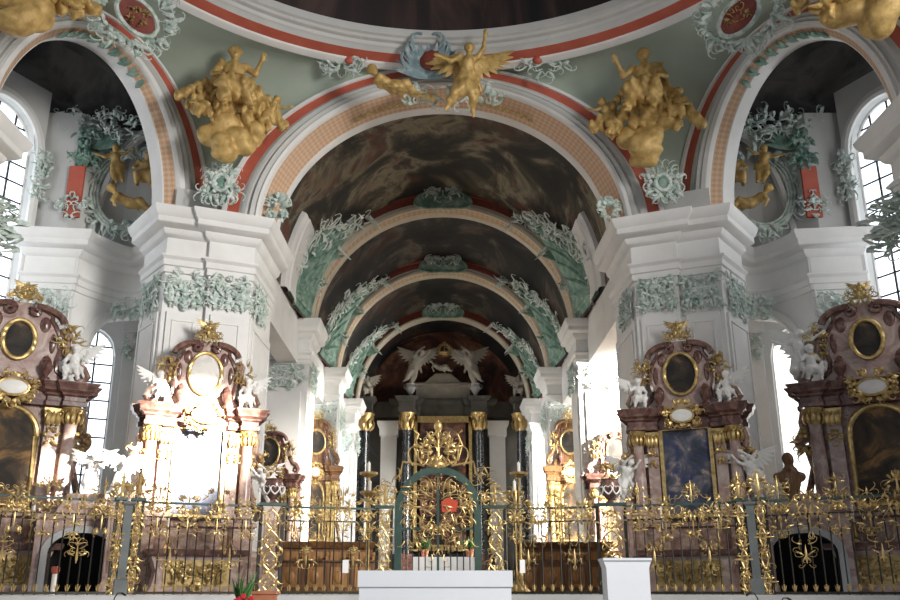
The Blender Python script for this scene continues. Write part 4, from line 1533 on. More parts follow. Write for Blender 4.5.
t = thing('crown_shell_cartouche', 'blue green shell cartouche at the crown of the choir arch, behind gilded angel', 'ornament', tuple(P(428, 80, 24.3)))
c = P(428, 64, 24.35)
fr = Fr(c, (1, 0, 0), (0, -.35, 1))
b = MB()
shell(b, fr, 1.5, 1.3, 11, .1)
for s0 in (-1, 1):
    for q in range(3):
        scroll(b, fr, s0 * .2, -.3 + .2 * q, PI / 2 - s0 * (1.3 - .3 * q), 1.2, s0 * 3.2, .09, .2)
b.build('shell', mat('blue_green_stucco', [(.3, (.10, .17, .20)), (.55, (.28, .38, .41)), (.7, (.5, .58, .58))], scale=3, rough=.6), t, world=True)
b = MB()
rocaille(b, Fr(P(452, 98, 24.9), (1, 0, 0), (0, -.35, 1)), 3.4, .5, 28, 771, r=.04, dep=.12, shape='rect', L=.5)
b.build('leaf_garland', 'mint', t, world=True)
b = MB()
b.ball(tuple(P(432, 60, 24.15)), .42, .18, .36, 12)
b.build('oval_shield', 'darkred', t, world=True)


# ------------------------------------------------------------------ gilded groups on the pendentives
def gilded_group(label, px, py, Y, rz, flip, seed, Hs=3.0, figs=None):
    c = P(px, py, Y)
    t = thing('gilded_group', label, 'sculpture', tuple(c - Vector((0, 0, Hs / 2))), rz)
    t.scale = (1.15, 1.1, 1.15)
    rng = random.Random(seed)
    pr = []
    fx = -1 if flip else 1
    for (pose, x, y, z, s, rt, child) in figs:
        M4 = Matrix.Translation((x * fx, y, z)) @ Matrix.Rotation(rt * fx, 4, 'Y') @ Matrix.Diagonal((s * fx, s, s, 1))
        pr += fig_prims(pose, child, 1.15, M4, s)
    V, Q = sdf_mesh(pr, .034, k=.03, fold=.045, foldf=27)
    b = MB()
    b.add(V, Q)
    b.build('figures', 'ochre', t)
    pr = []
    for i in range(11):
        a = i / 10
        pr.append(('e', (rng.uniform(-.9, .9) * (.25 + .6 * a), rng.uniform(-.1, .2), -.05 + .85 * a + rng.uniform(-.12, .12)), (rng.uniform(.25, .42), .26, rng.uniform(.2, .34)), .6))
    V, Q = sdf_mesh(pr, .045, k=.06, fold=.03, foldf=13)
    b = MB()
    b.add(V, Q)
    b.build('cloud_bank', 'ochre', t)
    pr = []
    for i in range(15):
        a = -1 + 2 * i / 14 + rng.uniform(-.06, .06)
        p0 = Vector((a * .42, -.2, 1.75 + .15 * (1 - abs(a)) + rng.uniform(-.25, .2)))
        p1 = Vector((a * 1.32, -.02, .95 + rng.uniform(-.45, .35)))
        pr.append(('c', tuple(p0), tuple(p1), .10, .15, 1))
    V, Q = sdf_mesh(pr, .034, k=.025, fold=.05, foldf=30)
    b = MB()
    b.add(V, Q)
    b.build('drapery', 'ochre', t)
    return t


FG = [('sit', -.02, -.25, .75, 2.55, R(-4), False), ('reach', .78, -.12, .55, 1.1, R(12), True), ('sit', -.75, -.15, .55, 1.2, R(-10), True)]
gilded_group('gilded figure group seated on clouds, on the left sage green pendentive', 234, 104, 23.85, R(20), False, 3, figs=FG)
gilded_group('gilded figure group seated on clouds, on the right sage green pendentive', 645, 106, 23.85, R(-20), True, 8, figs=FG)
FC = [('recline', 0, -.1, .5, 2.2, 0, False)]
gilded_group('gilded cloud group cut by the top left picture corner', 25, -6, 17.6, R(35), False, 13, Hs=1.6, figs=FC)
gilded_group('gilded cloud group cut by the top right picture corner', 868, -6, 17.6, R(-35), True, 17, Hs=1.6, figs=FC)

c = P(466, 112, 23.7)
ang = sculpture('gilded_angel', 'gilded angel with spread wings and raised arm at the crown of the choir arch', 'statue', tuple(c), 2.25, R(0), 'fly', M['ochre'], wings=True, res=.016, wsp=.45, wrise=.2)
c = P(392, 96, 23.8)
pt = sculpture('gilded_putto', 'gilded putto reclining along the arch crown, left of the winged angel', 'statue', tuple(c), 1.75, R(10), 'recline', M['ochre'], child=True, wings=False, res=.022)
b = MB()
p0, p1 = Vector((-.35, -.25, .25)), Vector((1.25, -.3, -.15))
b.tube([p0.lerp(p1, q) for q in (0, .3, .6, .85, 1)], [.03, .035, .045, .08, .15], 8)
b.build('trumpet', 'gold', pt)
for sx, sl, px in ((-1, 'left', 128), (1, 'right', 752)):
    c = P(px, 214, 26.9)
    t = thing('gilded_relief', f'gilded relief of small figures in the lunette of the {sl} aisle bay', 'sculpture', tuple(c), R(15) * -sx)
    t.scale = (1.35, 1.2, 1.3)
    pr = []
    for (pose, x, y, z, s, rt, child) in (('sit', .3 * -sx, -.2, .55, 1.35, 0, False), ('reach', -.25 * -sx, -.1, .75, 1.0, R(15) * sx, True), ('recline', 0, -.1, .05, 1.2, 0, True)):
        M4 = Matrix.Translation((x, y, z)) @ Matrix.Rotation(rt, 4, 'Y') @ Matrix.Diagonal((s * -sx, s, s, 1))
        pr += fig_prims(pose, child, 1.0, M4, s)
    V, Q = sdf_mesh(pr, .03, k=.025, fold=.02, foldf=30)
    b = MB()
    b.add(V, Q)
    b.build('figures', 'ochre', t)


# ------------------------------------------------------------------ side altars
def spiral(cx, cz, r0, r1, a0, turns, n=26):
    return [(cx + (r0 + (r1 - r0) * i / (n - 1)) * math.cos(a0 + turns * 2 * PI * i / (n - 1)), cz + (r0 + (r1 - r0) * i / (n - 1)) * math.sin(a0 + turns * 2 * PI * i / (n - 1))) for i in range(n)]


def altar(label, loc, rz, scale=(1, 1, 1), style='rect', body='marble', colm='pink', oil='oil_blue', ovalm='oil_dark', seed=1, ovalr=(.42, .56), statuette=True):
    t = thing('side_altar', label, 'altar', loc, rz)
    t.scale = scale
    kx, ky, kz = scale
    # table
    b = MB()
    b.prism_xz([(-1.15, 0), (1.15, 0), (1.05, .2), (.98, .55), (1.12, .92), (-1.12, .92), (-.98, .55), (-1.05, .2)], -1.75, -.95)
    b.build('mensa', 'pink', t)
    b = MB()
    b.mould([(-1.15, -.9), (-1.15, -1.8), (1.15, -1.8), (1.15, -.9)], [(0, .9), (.08, .92), (.12, .98), (.12, 1.06), (0, 1.07), (-1.1, 1.07)])
    b.build('mensa_slab', 'darkmarble', t)
    b = MB()
    fr = Fr((0, -1.77, .48))
    rocaille(b, fr, 1.5, .6, 24, seed + 1, r=.03, dep=.05, shape='rect', L=.35)
    b.box(-.8, .8, -1.77, -1.755, .18, .8)
    b.build('antependium', 'goldsoft', t)
    # predella and backing
    b = MB()
    b.box(-1.5, 1.5, -.95, 0, 0, 1.0)
    b.mould([(-1.55, 0), (-1.55, -.75), (-1.0, -.75), (-.9, -.55), (.9, -.55), (1.0, -.75), (1.55, -.75), (1.55, 0)], [(.0, 1.0), (0, 1.65), (.08, 1.7), (.08, 1.8), (0, 1.82), (-.7, 1.82)])
    b.build('predella', body, t)
    b = MB()
    b.prism_xz([(-1.45, 1.8), (1.45, 1.8), (1.45, 4.35), (-1.45, 4.35)], -.4, 0)
    b.build('retable', body, t)
    for s in (-1, 1):
        # inner pilaster with gilded capital
        b = MB()
        b.box(s * .9 - .15, s * .9 + .15, -.55, -.38, 1.82, 3.85)
        b.box(s * .9 - .19, s * .9 + .19, -.6, -.38, 1.82, 2.05)
        o = b.build('pilaster', colm, t)
        b = MB()
        f2 = Fr((s * .9, -.58, 4.02))
        b.prism_xz([(s * .9 - .15, 3.85), (s * .9 + .15, 3.85), (s * .9 + .2, 4.25), (s * .9 - .2, 4.25)], -.6, -.38)
        for u in (-.1, 0, .1):
            leafb(b, f2, u, -.2, PI / 2, .36, .06, .04)
        for u in (-1, 1):
            scroll(b, f2, u * .05, .08, PI / 2 - u * .7, .26, -u * 5, .03, .08)
        rocaille(b, Fr((s * .9, -.56, 3.55)), .26, .5, 7, seed + 5, r=.02, dep=.04, L=.2)
        c = b.build('capital', 'gold', o)
        # column
        b = MB()
        cx, cy = s * 1.28, -.58
        b.lathe([(.22, 1.82), (.22, 1.92), (.17, 1.98), (.2, 2.05), (.155, 2.12), (.16, 2.8), (.135, 3.85), (.15, 3.88)], 18, (cx, cy, 0))
        o = b.build('column', colm, t)
        b = MB()
        b.lathe([(.135, 3.86), (.16, 3.95), (.15, 4.08), (.23, 4.25), (.24, 4.28)], 12, (cx, cy, 0))
        for q in range(7):
            a = PI + q * PI / 6
            fq = Fr((cx + .14 * math.cos(a), cy + .14 * math.sin(a), 4.05), (-math.sin(a), math.cos(a), 0), (0, 0, 1), (math.cos(a), math.sin(a), 0))
            leafb(b, fq, 0, -.17, PI / 2, .3, .05, .05)
            scroll(b, fq, 0, .08, .4, .2, 5, .025, .07)
        c = b.build('capital', 'gold', o)
        # outer bracket volute on the flank
        b = MB()
        sp = spiral(s * 1.52, 3.5, .20, .05, R(90), -s * 1.3)
        b.tube([(x, -.35, z) for x, z in [(s * 1.5, 4.25), (s * 1.56, 4.0)] + sp], [.11] * 10 + [.09] * (len(sp) - 8), 8, flat=1.6, fdir=(0, 1, 0))
        b.tube([(s * 1.5, -.35, 3.3), (s * 1.45, -.35, 2.9), (s * 1.6, -.35, 2.3), (s * 1.75, -.35, 1.9)], [.1, .07, .08, .12], 8, flat=1.6, fdir=(0, 1, 0))
        b.build('bracket', body, t)
        b = MB()
        rocaille(b, Fr((s * 1.55, -.55, 3.5)), .4, .7, 9, seed + 8, r=.025, dep=.06, L=.3)
        b.build('bracket_gilding', 'gold', t)
    # entablature with a stilted break in the middle
    pl = [(-1.62, 0), (-1.62, -.3), (-1.5, -.3), (-1.5, -.82), (-1.05, -.82), (-1.02, -.66), (-.72, -.66), (-.62, -.48), (.62, -.48), (.72, -.66), (1.02, -.66), (1.05, -.82), (1.5, -.82), (1.5, -.3), (1.62, -.3), (1.62, 0)]
    b = MB()
    b.mould(pl, [(0, 4.28), (.03, 4.3), (.03, 4.4), (.0, 4.42), (.0, 4.52), (.06, 4.56), (.07, 4.6), (.17, 4.66), (.18, 4.74), (.24, 4.82), (.24, 4.86), (0, 4.9), (-.3, 4.9)])
    b.box(-1.45, 1.45, -.6, 0, 4.3, 4.88)
    b.build('entablature', 'darkmarble' if body == 'marble' else body, t)
    # painting
    if style == 'rect':
        fx, z0, z1 = .66, 1.95, 4.32
        b = MB()
        b.box(-fx, fx, -.50, -.46, z0, z1)
        b.build('painting', oil, t)
        b = MB()
        for s in (-1, 1):
            b.box(s * fx - .05, s * fx + .05, -.58, -.44, z0 - .05, z1 + .05)
        b.box(-fx, fx, -.58, -.44, z0 - .05, z0 + .05)
        b.box(-fx, fx, -.58, -.44, z1 - .05, z1 + .05)
        b.build('painting_frame', 'gold', t)
    else:
        fx = .62
        out = [(-fx, 1.95), (fx, 1.95), (fx, 3.55)] + [(fx * .98 * math.cos(PI * i / 16), 3.62 + .62 * math.sin(PI * i / 16)) for i in range(17)] + [(-fx, 3.55)]
        b = MB()
        b.prism_xz(out, -.50, -.44)
        b.build('painting', oil, t)
        b = MB()
        b.tube([(x, -.5, z) for x, z in out], .065, 8, closed=True)
        b.build('painting_frame', 'gold', t)
    # name cartouche
    zc = 4.62
    b = MB()
    b.lathe([(.001, -.05), (.2, -.045), (.3, 0), (.25, .0)], 20)
    b.v = [(x, -.86 + z * .5, zc + y * .62) for x, y, z in b.v]
    b.build('cartouche_plate', 'statue', t)
    b = MB()
    b.tube([(.31 * math.cos(q), -.86, zc + .20 * math.sin(q)) for q in [2 * PI * i / 20 for i in range(20)]], .035, 6, closed=True)
    rocaille(b, Fr((0, -.83, zc)), .86, .64, 22, seed + 12, r=.028, dep=.05, shape='ring', L=.26, leaf=.8)
    b.build('cartouche_scrolls', 'gold', t)
    # attic storey
    rx, rz_ = ovalr[0] / kx, ovalr[1] / kz
    zo = 5.86
    half = [(1.02, 4.88), (.98, 5.05), (.84, 5.18), (.8, 5.4), (.86, 5.7), (.82, 6.05), (.7, 6.3), (.62, 6.42), (.62, 6.56), (.45, 6.66), (.2, 6.8)]
    out = half + [(-x, z) for x, z in half[::-1]]
    b = MB()
    b.prism_xz(out, -.42, 0)
    b.build('attic', colm if body == 'marble' else body, t)
    for s in (-1, 1):
        for zz, hh, ww, uu in ((5.3, .24, .13, .62), (6.3, .2, .12, .5), (5.85, .26, .07, .70)):
            b = MB()
            b.lathe([(.001, .05), (.6, .045), (.9, .02), (1.0, 0)], 14)
            b.v = [(s * uu + x * ww, -.42 - z, zz + y * hh) for x, y, z in b.v]
            b.build('attic_panel', 'darkmarble', t)
    b = MB()
    edge = [(x * 1.02, z) for x, z in half]
    for s in (-1, 1):
        b.tube([(s * x, -.42, z) for x, z in edge], [.06] * len(edge), 6)
    # curved broken pediment over the oval
    for s in (-1, 1):
        arc = [(s * (.28 + .62 * math.sin(q)), 6.72 - .42 * (1 - math.cos(q))) for q in [i * R(80) / 9 for i in range(10)]]
        b.tube([(x, -.48, z) for x, z in arc], [.09] * 10, 8, flat=1.5, fdir=(0, 1, 0))
        sp = spiral(s * .28, 6.6, .13, .03, R(90), s * 1.2, 14)
        b.tube([(x, -.5, z) for x, z in sp], [.07] * 7 + [.05] * 7, 6)
    b.build('attic_moulding', 'darkmarble' if body == 'marble' else body, t)
    n = 28
    b = MB()
    b.add([(0, -.47, zo)] + [(rx * math.cos(2 * PI * i / n), -.45, zo + rz_ * math.sin(2 * PI * i / n)) for i in range(n)], [(0, i + 1, (i + 1) % n + 1) for i in range(n)])
    b.build('oval_painting', ovalm, t)
    b = MB()
    b.tube([(1.06 * rx * math.cos(2 * PI * i / n), -.47, zo + 1.06 * rz_ * math.sin(2 * PI * i / n)) for i in range(n)], .055, 8, closed=True)
    b.build('oval_frame', 'gold', t)
    for s in (-1, 1):
        # big side volute
        b = MB()
        path = [(s * 1.42, 4.95), (s * 1.5, 5.12), (s * 1.4, 5.3), (s * 1.2, 5.4), (s * 1.06, 5.62), (s * 1.0, 5.95), (s * 1.05, 6.15)] + spiral(s * .93, 6.15, .12, .03, 0 if s > 0 else PI, s * 1.25, 12)
        b.tube([(x, -.35, z) for x, z in path], [.07, .12, .13, .11, .1, .09, .08] + [.06] * 12, 8, flat=1.5, fdir=(0, 1, 0))
        b.tube([(x, -.42, z) for x, z in spiral(s * 1.36, 5.12, .16, .03, R(90), -s * 1.3, 14)], .06, 6)
        b.build('volute', body, t)
        b = MB()
        rocaille(b, Fr((s * 1.05, -.45, 5.95)), .5, .85, 16, seed + 20 + s, r=.018, dep=.06, L=.32, leaf=.6)
        b.build('volute_gilding', 'goldsoft', t)
        b = MB()
        b.lathe([(.1, 4.9), (.11, 4.95), (.05, 5.0), (.13, 5.15), (.15, 5.26), (.08, 5.34), (.1, 5.38), (.03, 5.46), (.01, 5.52)], 12, (s * .62, -.58, 0))
        b.build('urn', 'darkmarble', t)
    b = MB()
    fr = Fr((0, -.52, 6.95))
    shell(b, fr, .34, .3, 7, .04)
    rocaille(b, fr, .8, .36, 20, seed + 30, r=.018, dep=.05, L=.28, leaf=.3)
    b.build('crest', 'goldsoft', t)
    return t


def al(t, x, y, z):
    """world position of an altar-local point (before the depsgraph runs)"""
    s = t.scale
    c, d = math.cos(t.rotation_euler[2]), math.sin(t.rotation_euler[2])
    X_, Y_ = x * s[0], y * s[1]
    return (t.location.x + X_ * c - Y_ * d, t.location.y + X_ * d + Y_ * c, t.location.z + z * s[2])


AR = math.atan2(1.0, 2.35)
AP = {}
AP['pl'] = altar('sunlit altar against the left pier, its painting bleached white by a sunbeam', (-6.82, 25.0, FL), AR, (1.0, 1, 1), 'rect', 'marble', 'pink', 'oil_blue', seed=11, ovalm=mat('sun_paled_oval', [(.45, (.62, .60, .57)), (.6, (.36, .35, .34))], scale=1.6, detail=2, dist=1.5, rough=.5))  # oval painted pale, the sun's glare put into its colour
AP['pr'] = altar('red marble altar with rectangular blue painting against the right pier', (6.82, 25.0, FL), -AR, (1.0, 1, 1), 'rect', 'marble', 'pink', 'oil_blue', seed=23)
AF = math.atan2(.52, .85)
AP['fl'] = altar('tall altar at the left picture edge with arched brown painting', (-12.45, 25.4, FL), AF, (1.3, 1.1, 1.19), 'arch', 'marble', 'pink', 'oil_ochre', seed=37, ovalr=(.40, .54))
AP['fr'] = altar('tall altar at the right picture edge with arched brown painting', (12.45, 25.4, FL), -AF, (1.3, 1.1, 1.19), 'arch', 'marble', 'pink', 'oil_ochre', seed=41, ovalr=(.40, .54))
AP['cl'] = altar('small brown altar against the first left choir pier, behind the fence', (-6.9, 36.0, FL), 0, (.8, .8, .9), 'rect', 'darkmarble', 'pink', 'oil_dark', seed=51)
AP['cr'] = altar('small altar against the first right choir pier, in strong sunlight', (6.9, 36.0, FL), 0, (.8, .8, .9), 'rect', 'marble', 'pink', 'oil_ochre', seed=57)
AP['dl'] = altar('gilded choir altar before the second left choir pier', (-6.3, 44.6, FL), R(12), (.75, .8, 1.2), 'arch', 'wood', 'goldsoft', 'oil_ochre', seed=61)
AP['dr'] = altar('gilded choir altar before the second right choir pier', (6.3, 44.6, FL), R(-12), (.75, .8, 1.2), 'arch', 'wood', 'goldsoft', 'oil_ochre', seed=67)

# putti and angels standing on the altars
NM = {'pl': 'the sunlit left pier altar', 'pr': 'the right pier altar', 'fl': 'the tall altar at the left edge', 'fr': 'the tall altar at the right edge'}
for k in ('pl', 'pr', 'fl', 'fr'):
    t = AP[k]
    for s, sl in ((-1, 'left'), (1, 'right')):
        if (k, s) in (('fl', -1), ('fr', 1)):
            continue
        big = k in ('fl', 'fr')
        sculpture('putto_statue', f'white putto on {NM[k]}, {sl} end of its cornice', 'statue', al(t, s * 1.2, -.5, 4.92), 1.35 if big else 1.05, t.rotation_euler[2] + s * R(-25), 'sit', M['statue'], child=True, wings=True, flip=(s < 0), res=.026)
    sculpture('putto_statue', f'small gilded putto on the crest of {NM[k]}', 'statue', al(t, .0, -.5, 6.85), .62, t.rotation_euler[2] + R(15), 'sit', M['goldsoft'], child=True, wings=True, res=.035)

# white angel in flight before the tall right altar
sculpture('angel_statue', 'white angel with wings on the outer cornice of the tall right altar', 'statue', al(AP['fr'], -1.45, -.4, 4.9), 1.7, AP['fr'].rotation_euler[2], 'reach', M['statue'], wings=True, res=.02)
# altar-side statues at fence height
sculpture('angel_statue', 'white winged angel above the dark crypt doorway on the left', 'statue', (P(88, 492, 24.0).x, 24.0, 4.0), 1.05, R(10), 'reach', M['statue'], wings=True, res=.022)
sculpture('angel_statue', 'white angel leaning at the left foot of the sunlit altar', 'statue', al(AP['pl'], -1.95, -.7, 2.35), 1.15, AR, 'lean', M['statue'], wings=True, res=.022)
sculpture('angel_statue', 'white angel stretching an arm at the right foot of the sunlit altar', 'statue', al(AP['pl'], 1.9, -.6, 2.3), 1.1, AR, 'lean', M['statue'], wings=True, flip=True, res=.022)
sculpture('angel_statue', 'white angel with outstretched arm left of the blue altar painting', 'statue', al(AP['pr'], -1.75, -.7, 2.35), 1.25, -AR, 'lean', M['statue'], wings=True, res=.022)
sculpture('angel_statue', 'white angel bending beside the right foot of the right pier altar', 'statue', al(AP['pr'], 1.75, -.7, 2.35), 1.25, -AR, 'lean', M['statue'], wings=True, flip=True, res=.022)
# pedestals for them
for k, s, lb in (('pl', -1.95, 'marble pedestal left of the sunlit altar'), ('pl', 1.95, 'marble pedestal right of the sunlit altar'), ('pr', -1.75, 'marble pedestal left of the right pier altar'), ('pr', 1.75, 'marble pedestal right of the right pier altar')):
    t = AP[k]
    p = al(t, s, -.65, 0)
    o = thing('statue_pedestal', lb + ', under a white angel', 'pedestal', p, t.rotation_euler[2])
    b = MB()
    b.prism_xz([(-.26, 0), (.26, 0), (.26, .2), (.2, .3), (.2, 2.1), (.27, 2.2), (.27, 2.35), (-.27, 2.35), (-.27, 2.2), (-.2, 2.1), (-.2, .3), (-.26, .2)], -.22, .22)
    b.build('shaft', 'pink', o)
    b = MB()
    b.box(-.13, .13, -.24, -.22, .5, 1.9)
    b.build('panel', 'marble', o)

# crypt doorways
for sx, sl in ((-1, 'left'), (1, 'right')):
    c = Vector((sx * 9.35, 24.2, FL))
    t = thing('crypt_doorway', f'dark arched crypt doorway in pink stone surround behind the {sl} fence', 'doorway', tuple(c), R(18) * -sx)
    b = MB()
    hw = .8
    # wall block with arched mouth
    n = 16
    pts = [(hw * math.cos(PI * i / n), 1.0 + .5 * math.sin(PI * i / n)) for i in range(n + 1)]
    b.grid([[(x, -.3, z) for x, z in [(hw, 0)] + pts + [(-hw, 0)]], [(x, .9, z) for x, z in [(hw, 0)] + pts + [(-hw, 0)]]])
    b.add([(-hw, .9, 0), (hw, .9, 0), (hw, .9, 1.6), (-hw, .9, 1.6)], [(0, 1, 2, 3)])
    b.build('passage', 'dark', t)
    b = MB()
    b.box(-1.15, -hw, -.3, .5, 0, 1.85)
    b.box(hw, 1.15, -.3, .5, 0, 1.85)
    for i in range(n):
        (x0, z0), (x1, z1) = pts[i], pts[i + 1]
        b.add([(x0, -.3, z0), (x1, -.3, z1), (x1, -.3, 1.85), (x0, -.3, 1.85), (x0, .5, 1.85), (x1, .5, 1.85)], [(0, 1, 2, 3), (3, 2, 5, 4)])
    b.mould([(-1.15, .5), (-1.15, -.3), (1.15, -.3), (1.15, .5)], [(0, 1.8), (.1, 1.86), (.1, 1.98), (0, 2.0), (-.5, 2.0)])
    b.prism_xz([(-.75, 2.0), (.75, 2.0), (.5, 2.5), (-.5, 2.5)], -.25, .4)
    b.build('wall_block', 'pink', t)
    b = MB()
    rows = []
    for i in range(n + 1):
        th = PI * i / n
        rows.append([((hw + o) * math.cos(th), -.3 - d_, 1.0 + (.5 + o) * math.sin(th)) for o, d_ in ((0, 0), (0, .08), (.16, .1), (.2, 0))])
    b.grid(rows)
    for s in (-1, 1):
        b.box(s * (hw + .1) - .1, s * (hw + .1) + .1, -.39, -.3, 0, 1.0)
    b.build('surround', 'stone', t)
t = thing('bronze_bust', 'dark brown carved bust above the crypt doorway on the right', 'statue', (9.2, 24.15, FL + 2.5))
b = MB()
V, Q = sdf_mesh([('c', (0, 0, 0), (0, 0, .25), .22, .16, 1), ('c', (-.3, 0, .45), (.3, 0, .45), .13, .13, .5), ('c', (0, 0, .2), (0, 0, .5), .24, .24, .6), ('c', (0, 0, .5), (0, -.02, .75), .09, .08), ('e', (0, -.03, .88), (.13, .15, .18)), ('c', (0, -.16, .9), (0, -.2, .85), .02, .035), ('e', (0, .03, .95), (.15, .14, .15), .3)], .025, k=.06, fold=.03, foldf=30)
b.add(V, Q)
b.build('bust', 'wood', t)

# ------------------------------------------------------------------ choir furniture seen through the fence
def stall(label, x, y, rz, n, w_=.75):
    t = thing('choir_stall', label, 'choir stall', (x, y, FL), rz)
    b = MB()
    b.box(0, n * w_, .0, .12, 0, 1.5)
    b.mould([(0, .12), (0, -.1), (n * w_, -.1), (n * w_, .12)], [(0, 1.4), (.08, 1.5), (.12, 1.6), (0, 1.62), (-.1, 1.62)])
    b.build('back_panel', 'wood', t)
    for i in range(n):
        b = MB()
        b.box(i * w_ + .05, (i + 1) * w_ - .05, -.55, 0, .42, .5)
        b.build('seat', 'wood', t)
        b = MB()
        b.box(i * w_ + .12, (i + 1) * w_ - .12, -.02, 0, .75, 1.3)
        b.build('carved_panel', 'woodlight', t)
    for i in range(n + 1):
        b = MB()
        b.prism_xz([(i * w_ - .04, 0), (i * w_ + .04, 0), (i * w_ + .04, 1.15), (i * w_ - .04, 1.15)], -.6, 0)
        b.ball((i * w_, -.5, 1.2), .08)
        b.build('armrest', 'woodlight', t)
    b = MB()
    b.box(0, n * w_, -1.25, -1.15, 0, .95)
    b.box(-.03, n * w_ + .03, -1.35, -1.1, .95, 1.0)
    for i in range(n):
        b.box(i * w_ + .1, (i + 1) * w_ - .1, -1.27, -1.25, .15, .8)
    b.build('kneeler_desk', 'wood', t)
    for i in range(n):
        b = MB()
        b.box(i * w_ + .12, (i + 1) * w_ - .12, -1.3, -1.27, .18, .78)
        b.ball((i * w_ + w_ / 2, -1.3, .48), .16, .04, .2, 8)
        b.build('desk_panel', 'woodlight', t)
    return t


stall('honey coloured choir stalls behind the fence, left of the gate', -5.3, 30.5, R(8), 4)
stall('honey coloured choir stalls behind the fence, right of the gate', 2.5, 31.0, R(-8), 4)

t = thing('communion_altar', 'small altar with white cloth and green plants seen through the gate', 'altar', (0.1, 28.0, FL))
b = MB()
b.box(-.9, .9, -.35, .35, 0, 1.0)
b.build('altar_block', 'woodlight', t)
b = MB()
rows = []
for i, (yy, zz) in enumerate(((-.45, .35), (-.42, .75), (-.4, 1.03), (0, 1.04), (.4, 1.03))):
    rows.append([(-1.0 + 2.0 * j / 20, yy + (.025 * math.sin(j * 1.9) if i < 2 else 0), zz) for j in range(21)])
b.grid(rows)
b.build('altar_cloth', 'cloth', t)
for i, (x, lb) in enumerate(((-.65, 'left end'), (.7, 'right end'))):
    o = thing('potted_plant', f'small green plant on the {lb} of the cloth covered altar', 'plant', (0.1 + x, 28.0, FL + 1.04))
    b = MB()
    b.lathe([(.09, 0), (.13, .2), (.14, .22), (.11, .22)], 12)
    b.build('pot', 'terracotta', o)
    b = MB()
    rng = random.Random(5 + i)
    for q in range(40):
        a = rng.uniform(0, 2 * PI)
        fq = Fr((0, 0, .22), (math.cos(a), math.sin(a), 0), (0, 0, 1))
        leafb(b, fq, 0, 0, rng.uniform(.5, 1.5), rng.uniform(.2, .42), .035, .02)
    b.build('foliage', 'leaf', o)
for i, (x, y, h, lb) in enumerate(((-2.2, 27.0, 3.7, 'tall gilded candlestick left of the gate, beyond the fence'), (2.25, 27.0, 3.7, 'tall gilded candlestick right of the gate, beyond the fence'), (2.0, 25.6, 3.0, 'shorter gilded candlestick just right of the gate'), (-2.05, 25.6, 3.0, 'shorter gilded candlestick just left of the gate'))):
    o = thing('candlestick', lb, 'candlestick', (x, y, FL))
    b = MB()
    b.lathe([(.28, 0), (.28, .05), (.12, .2), (.05, .35), (.09, .5), (.04, .65), (.035, h * .5), (.07, h * .55), (.035, h * .6), (.03, h - .5), (.06, h - .42)], 14)
    b.build('stem', 'gold', o)
    b = MB()
    b.lathe([(.05, h - .44), (.26, h - .34), (.28, h - .28), (.05, h - .3)], 16)
    b.build('drip_pan', 'gold', o)
    b = MB()
    b.lathe([(.045, h - .3), (.045, h), (.01, h + .03), (.008, h + .06)], 10)
    b.build('candle', 'candle', o)
# candles on the mensas
for k in ('pl', 'pr', 'fl', 'fr'):
    t = AP[k]
    for j, x in enumerate((-.7, .7)):
        o = thing('altar_candle', f"candlestick on the {'left' if j == 0 else 'right'} of the altar table of {NM[k]}", 'candlestick', al(t, x, -1.15, 1.07))
        b = MB()
        b.lathe([(.12, 0), (.12, .03), (.03, .12), (.06, .25), (.025, .35), (.025, .5), (.08, .55), (.08, .57)], 12)
        b.build('holder', 'gold', o)
        b = MB()
        b.lathe([(.03, .57), (.03, 1.1), (.005, 1.13)], 8)
        b.build('candle', 'candle', o)

# ------------------------------------------------------------------ wrought iron fence
H1, H2 = 1.70, 2.02
bar_mb = MB()
bar_mb.tube([(0, 0, 0), (0, 0, .9), (0, 0, H1)], .017, 6)
BAR = bar_mb.build('bar', 'iron', thing('tmp', 'x', 'x'))
lf = MB()
for q in range(5):
    a = q * 2 * PI / 5
    fq = Fr((0, 0, .06), (math.cos(a), math.sin(a), 0), (0, 0, 1))
    leafb(lf, fq, .008, 0, R(72), .15, .013, .006)
lf.tube([(0, 0, .06), (0, 0, .18), (0, 0, .32)], [.016, .022, .005], 6)
LEAF = lf.build('leaf_finial', 'goldsoft', BAR.parent)
tmp = BAR.parent
BARM, LEAFM = BAR.data, LEAF.data
for o in (BAR, LEAF, tmp):
    bpy.data.objects.remove(o)


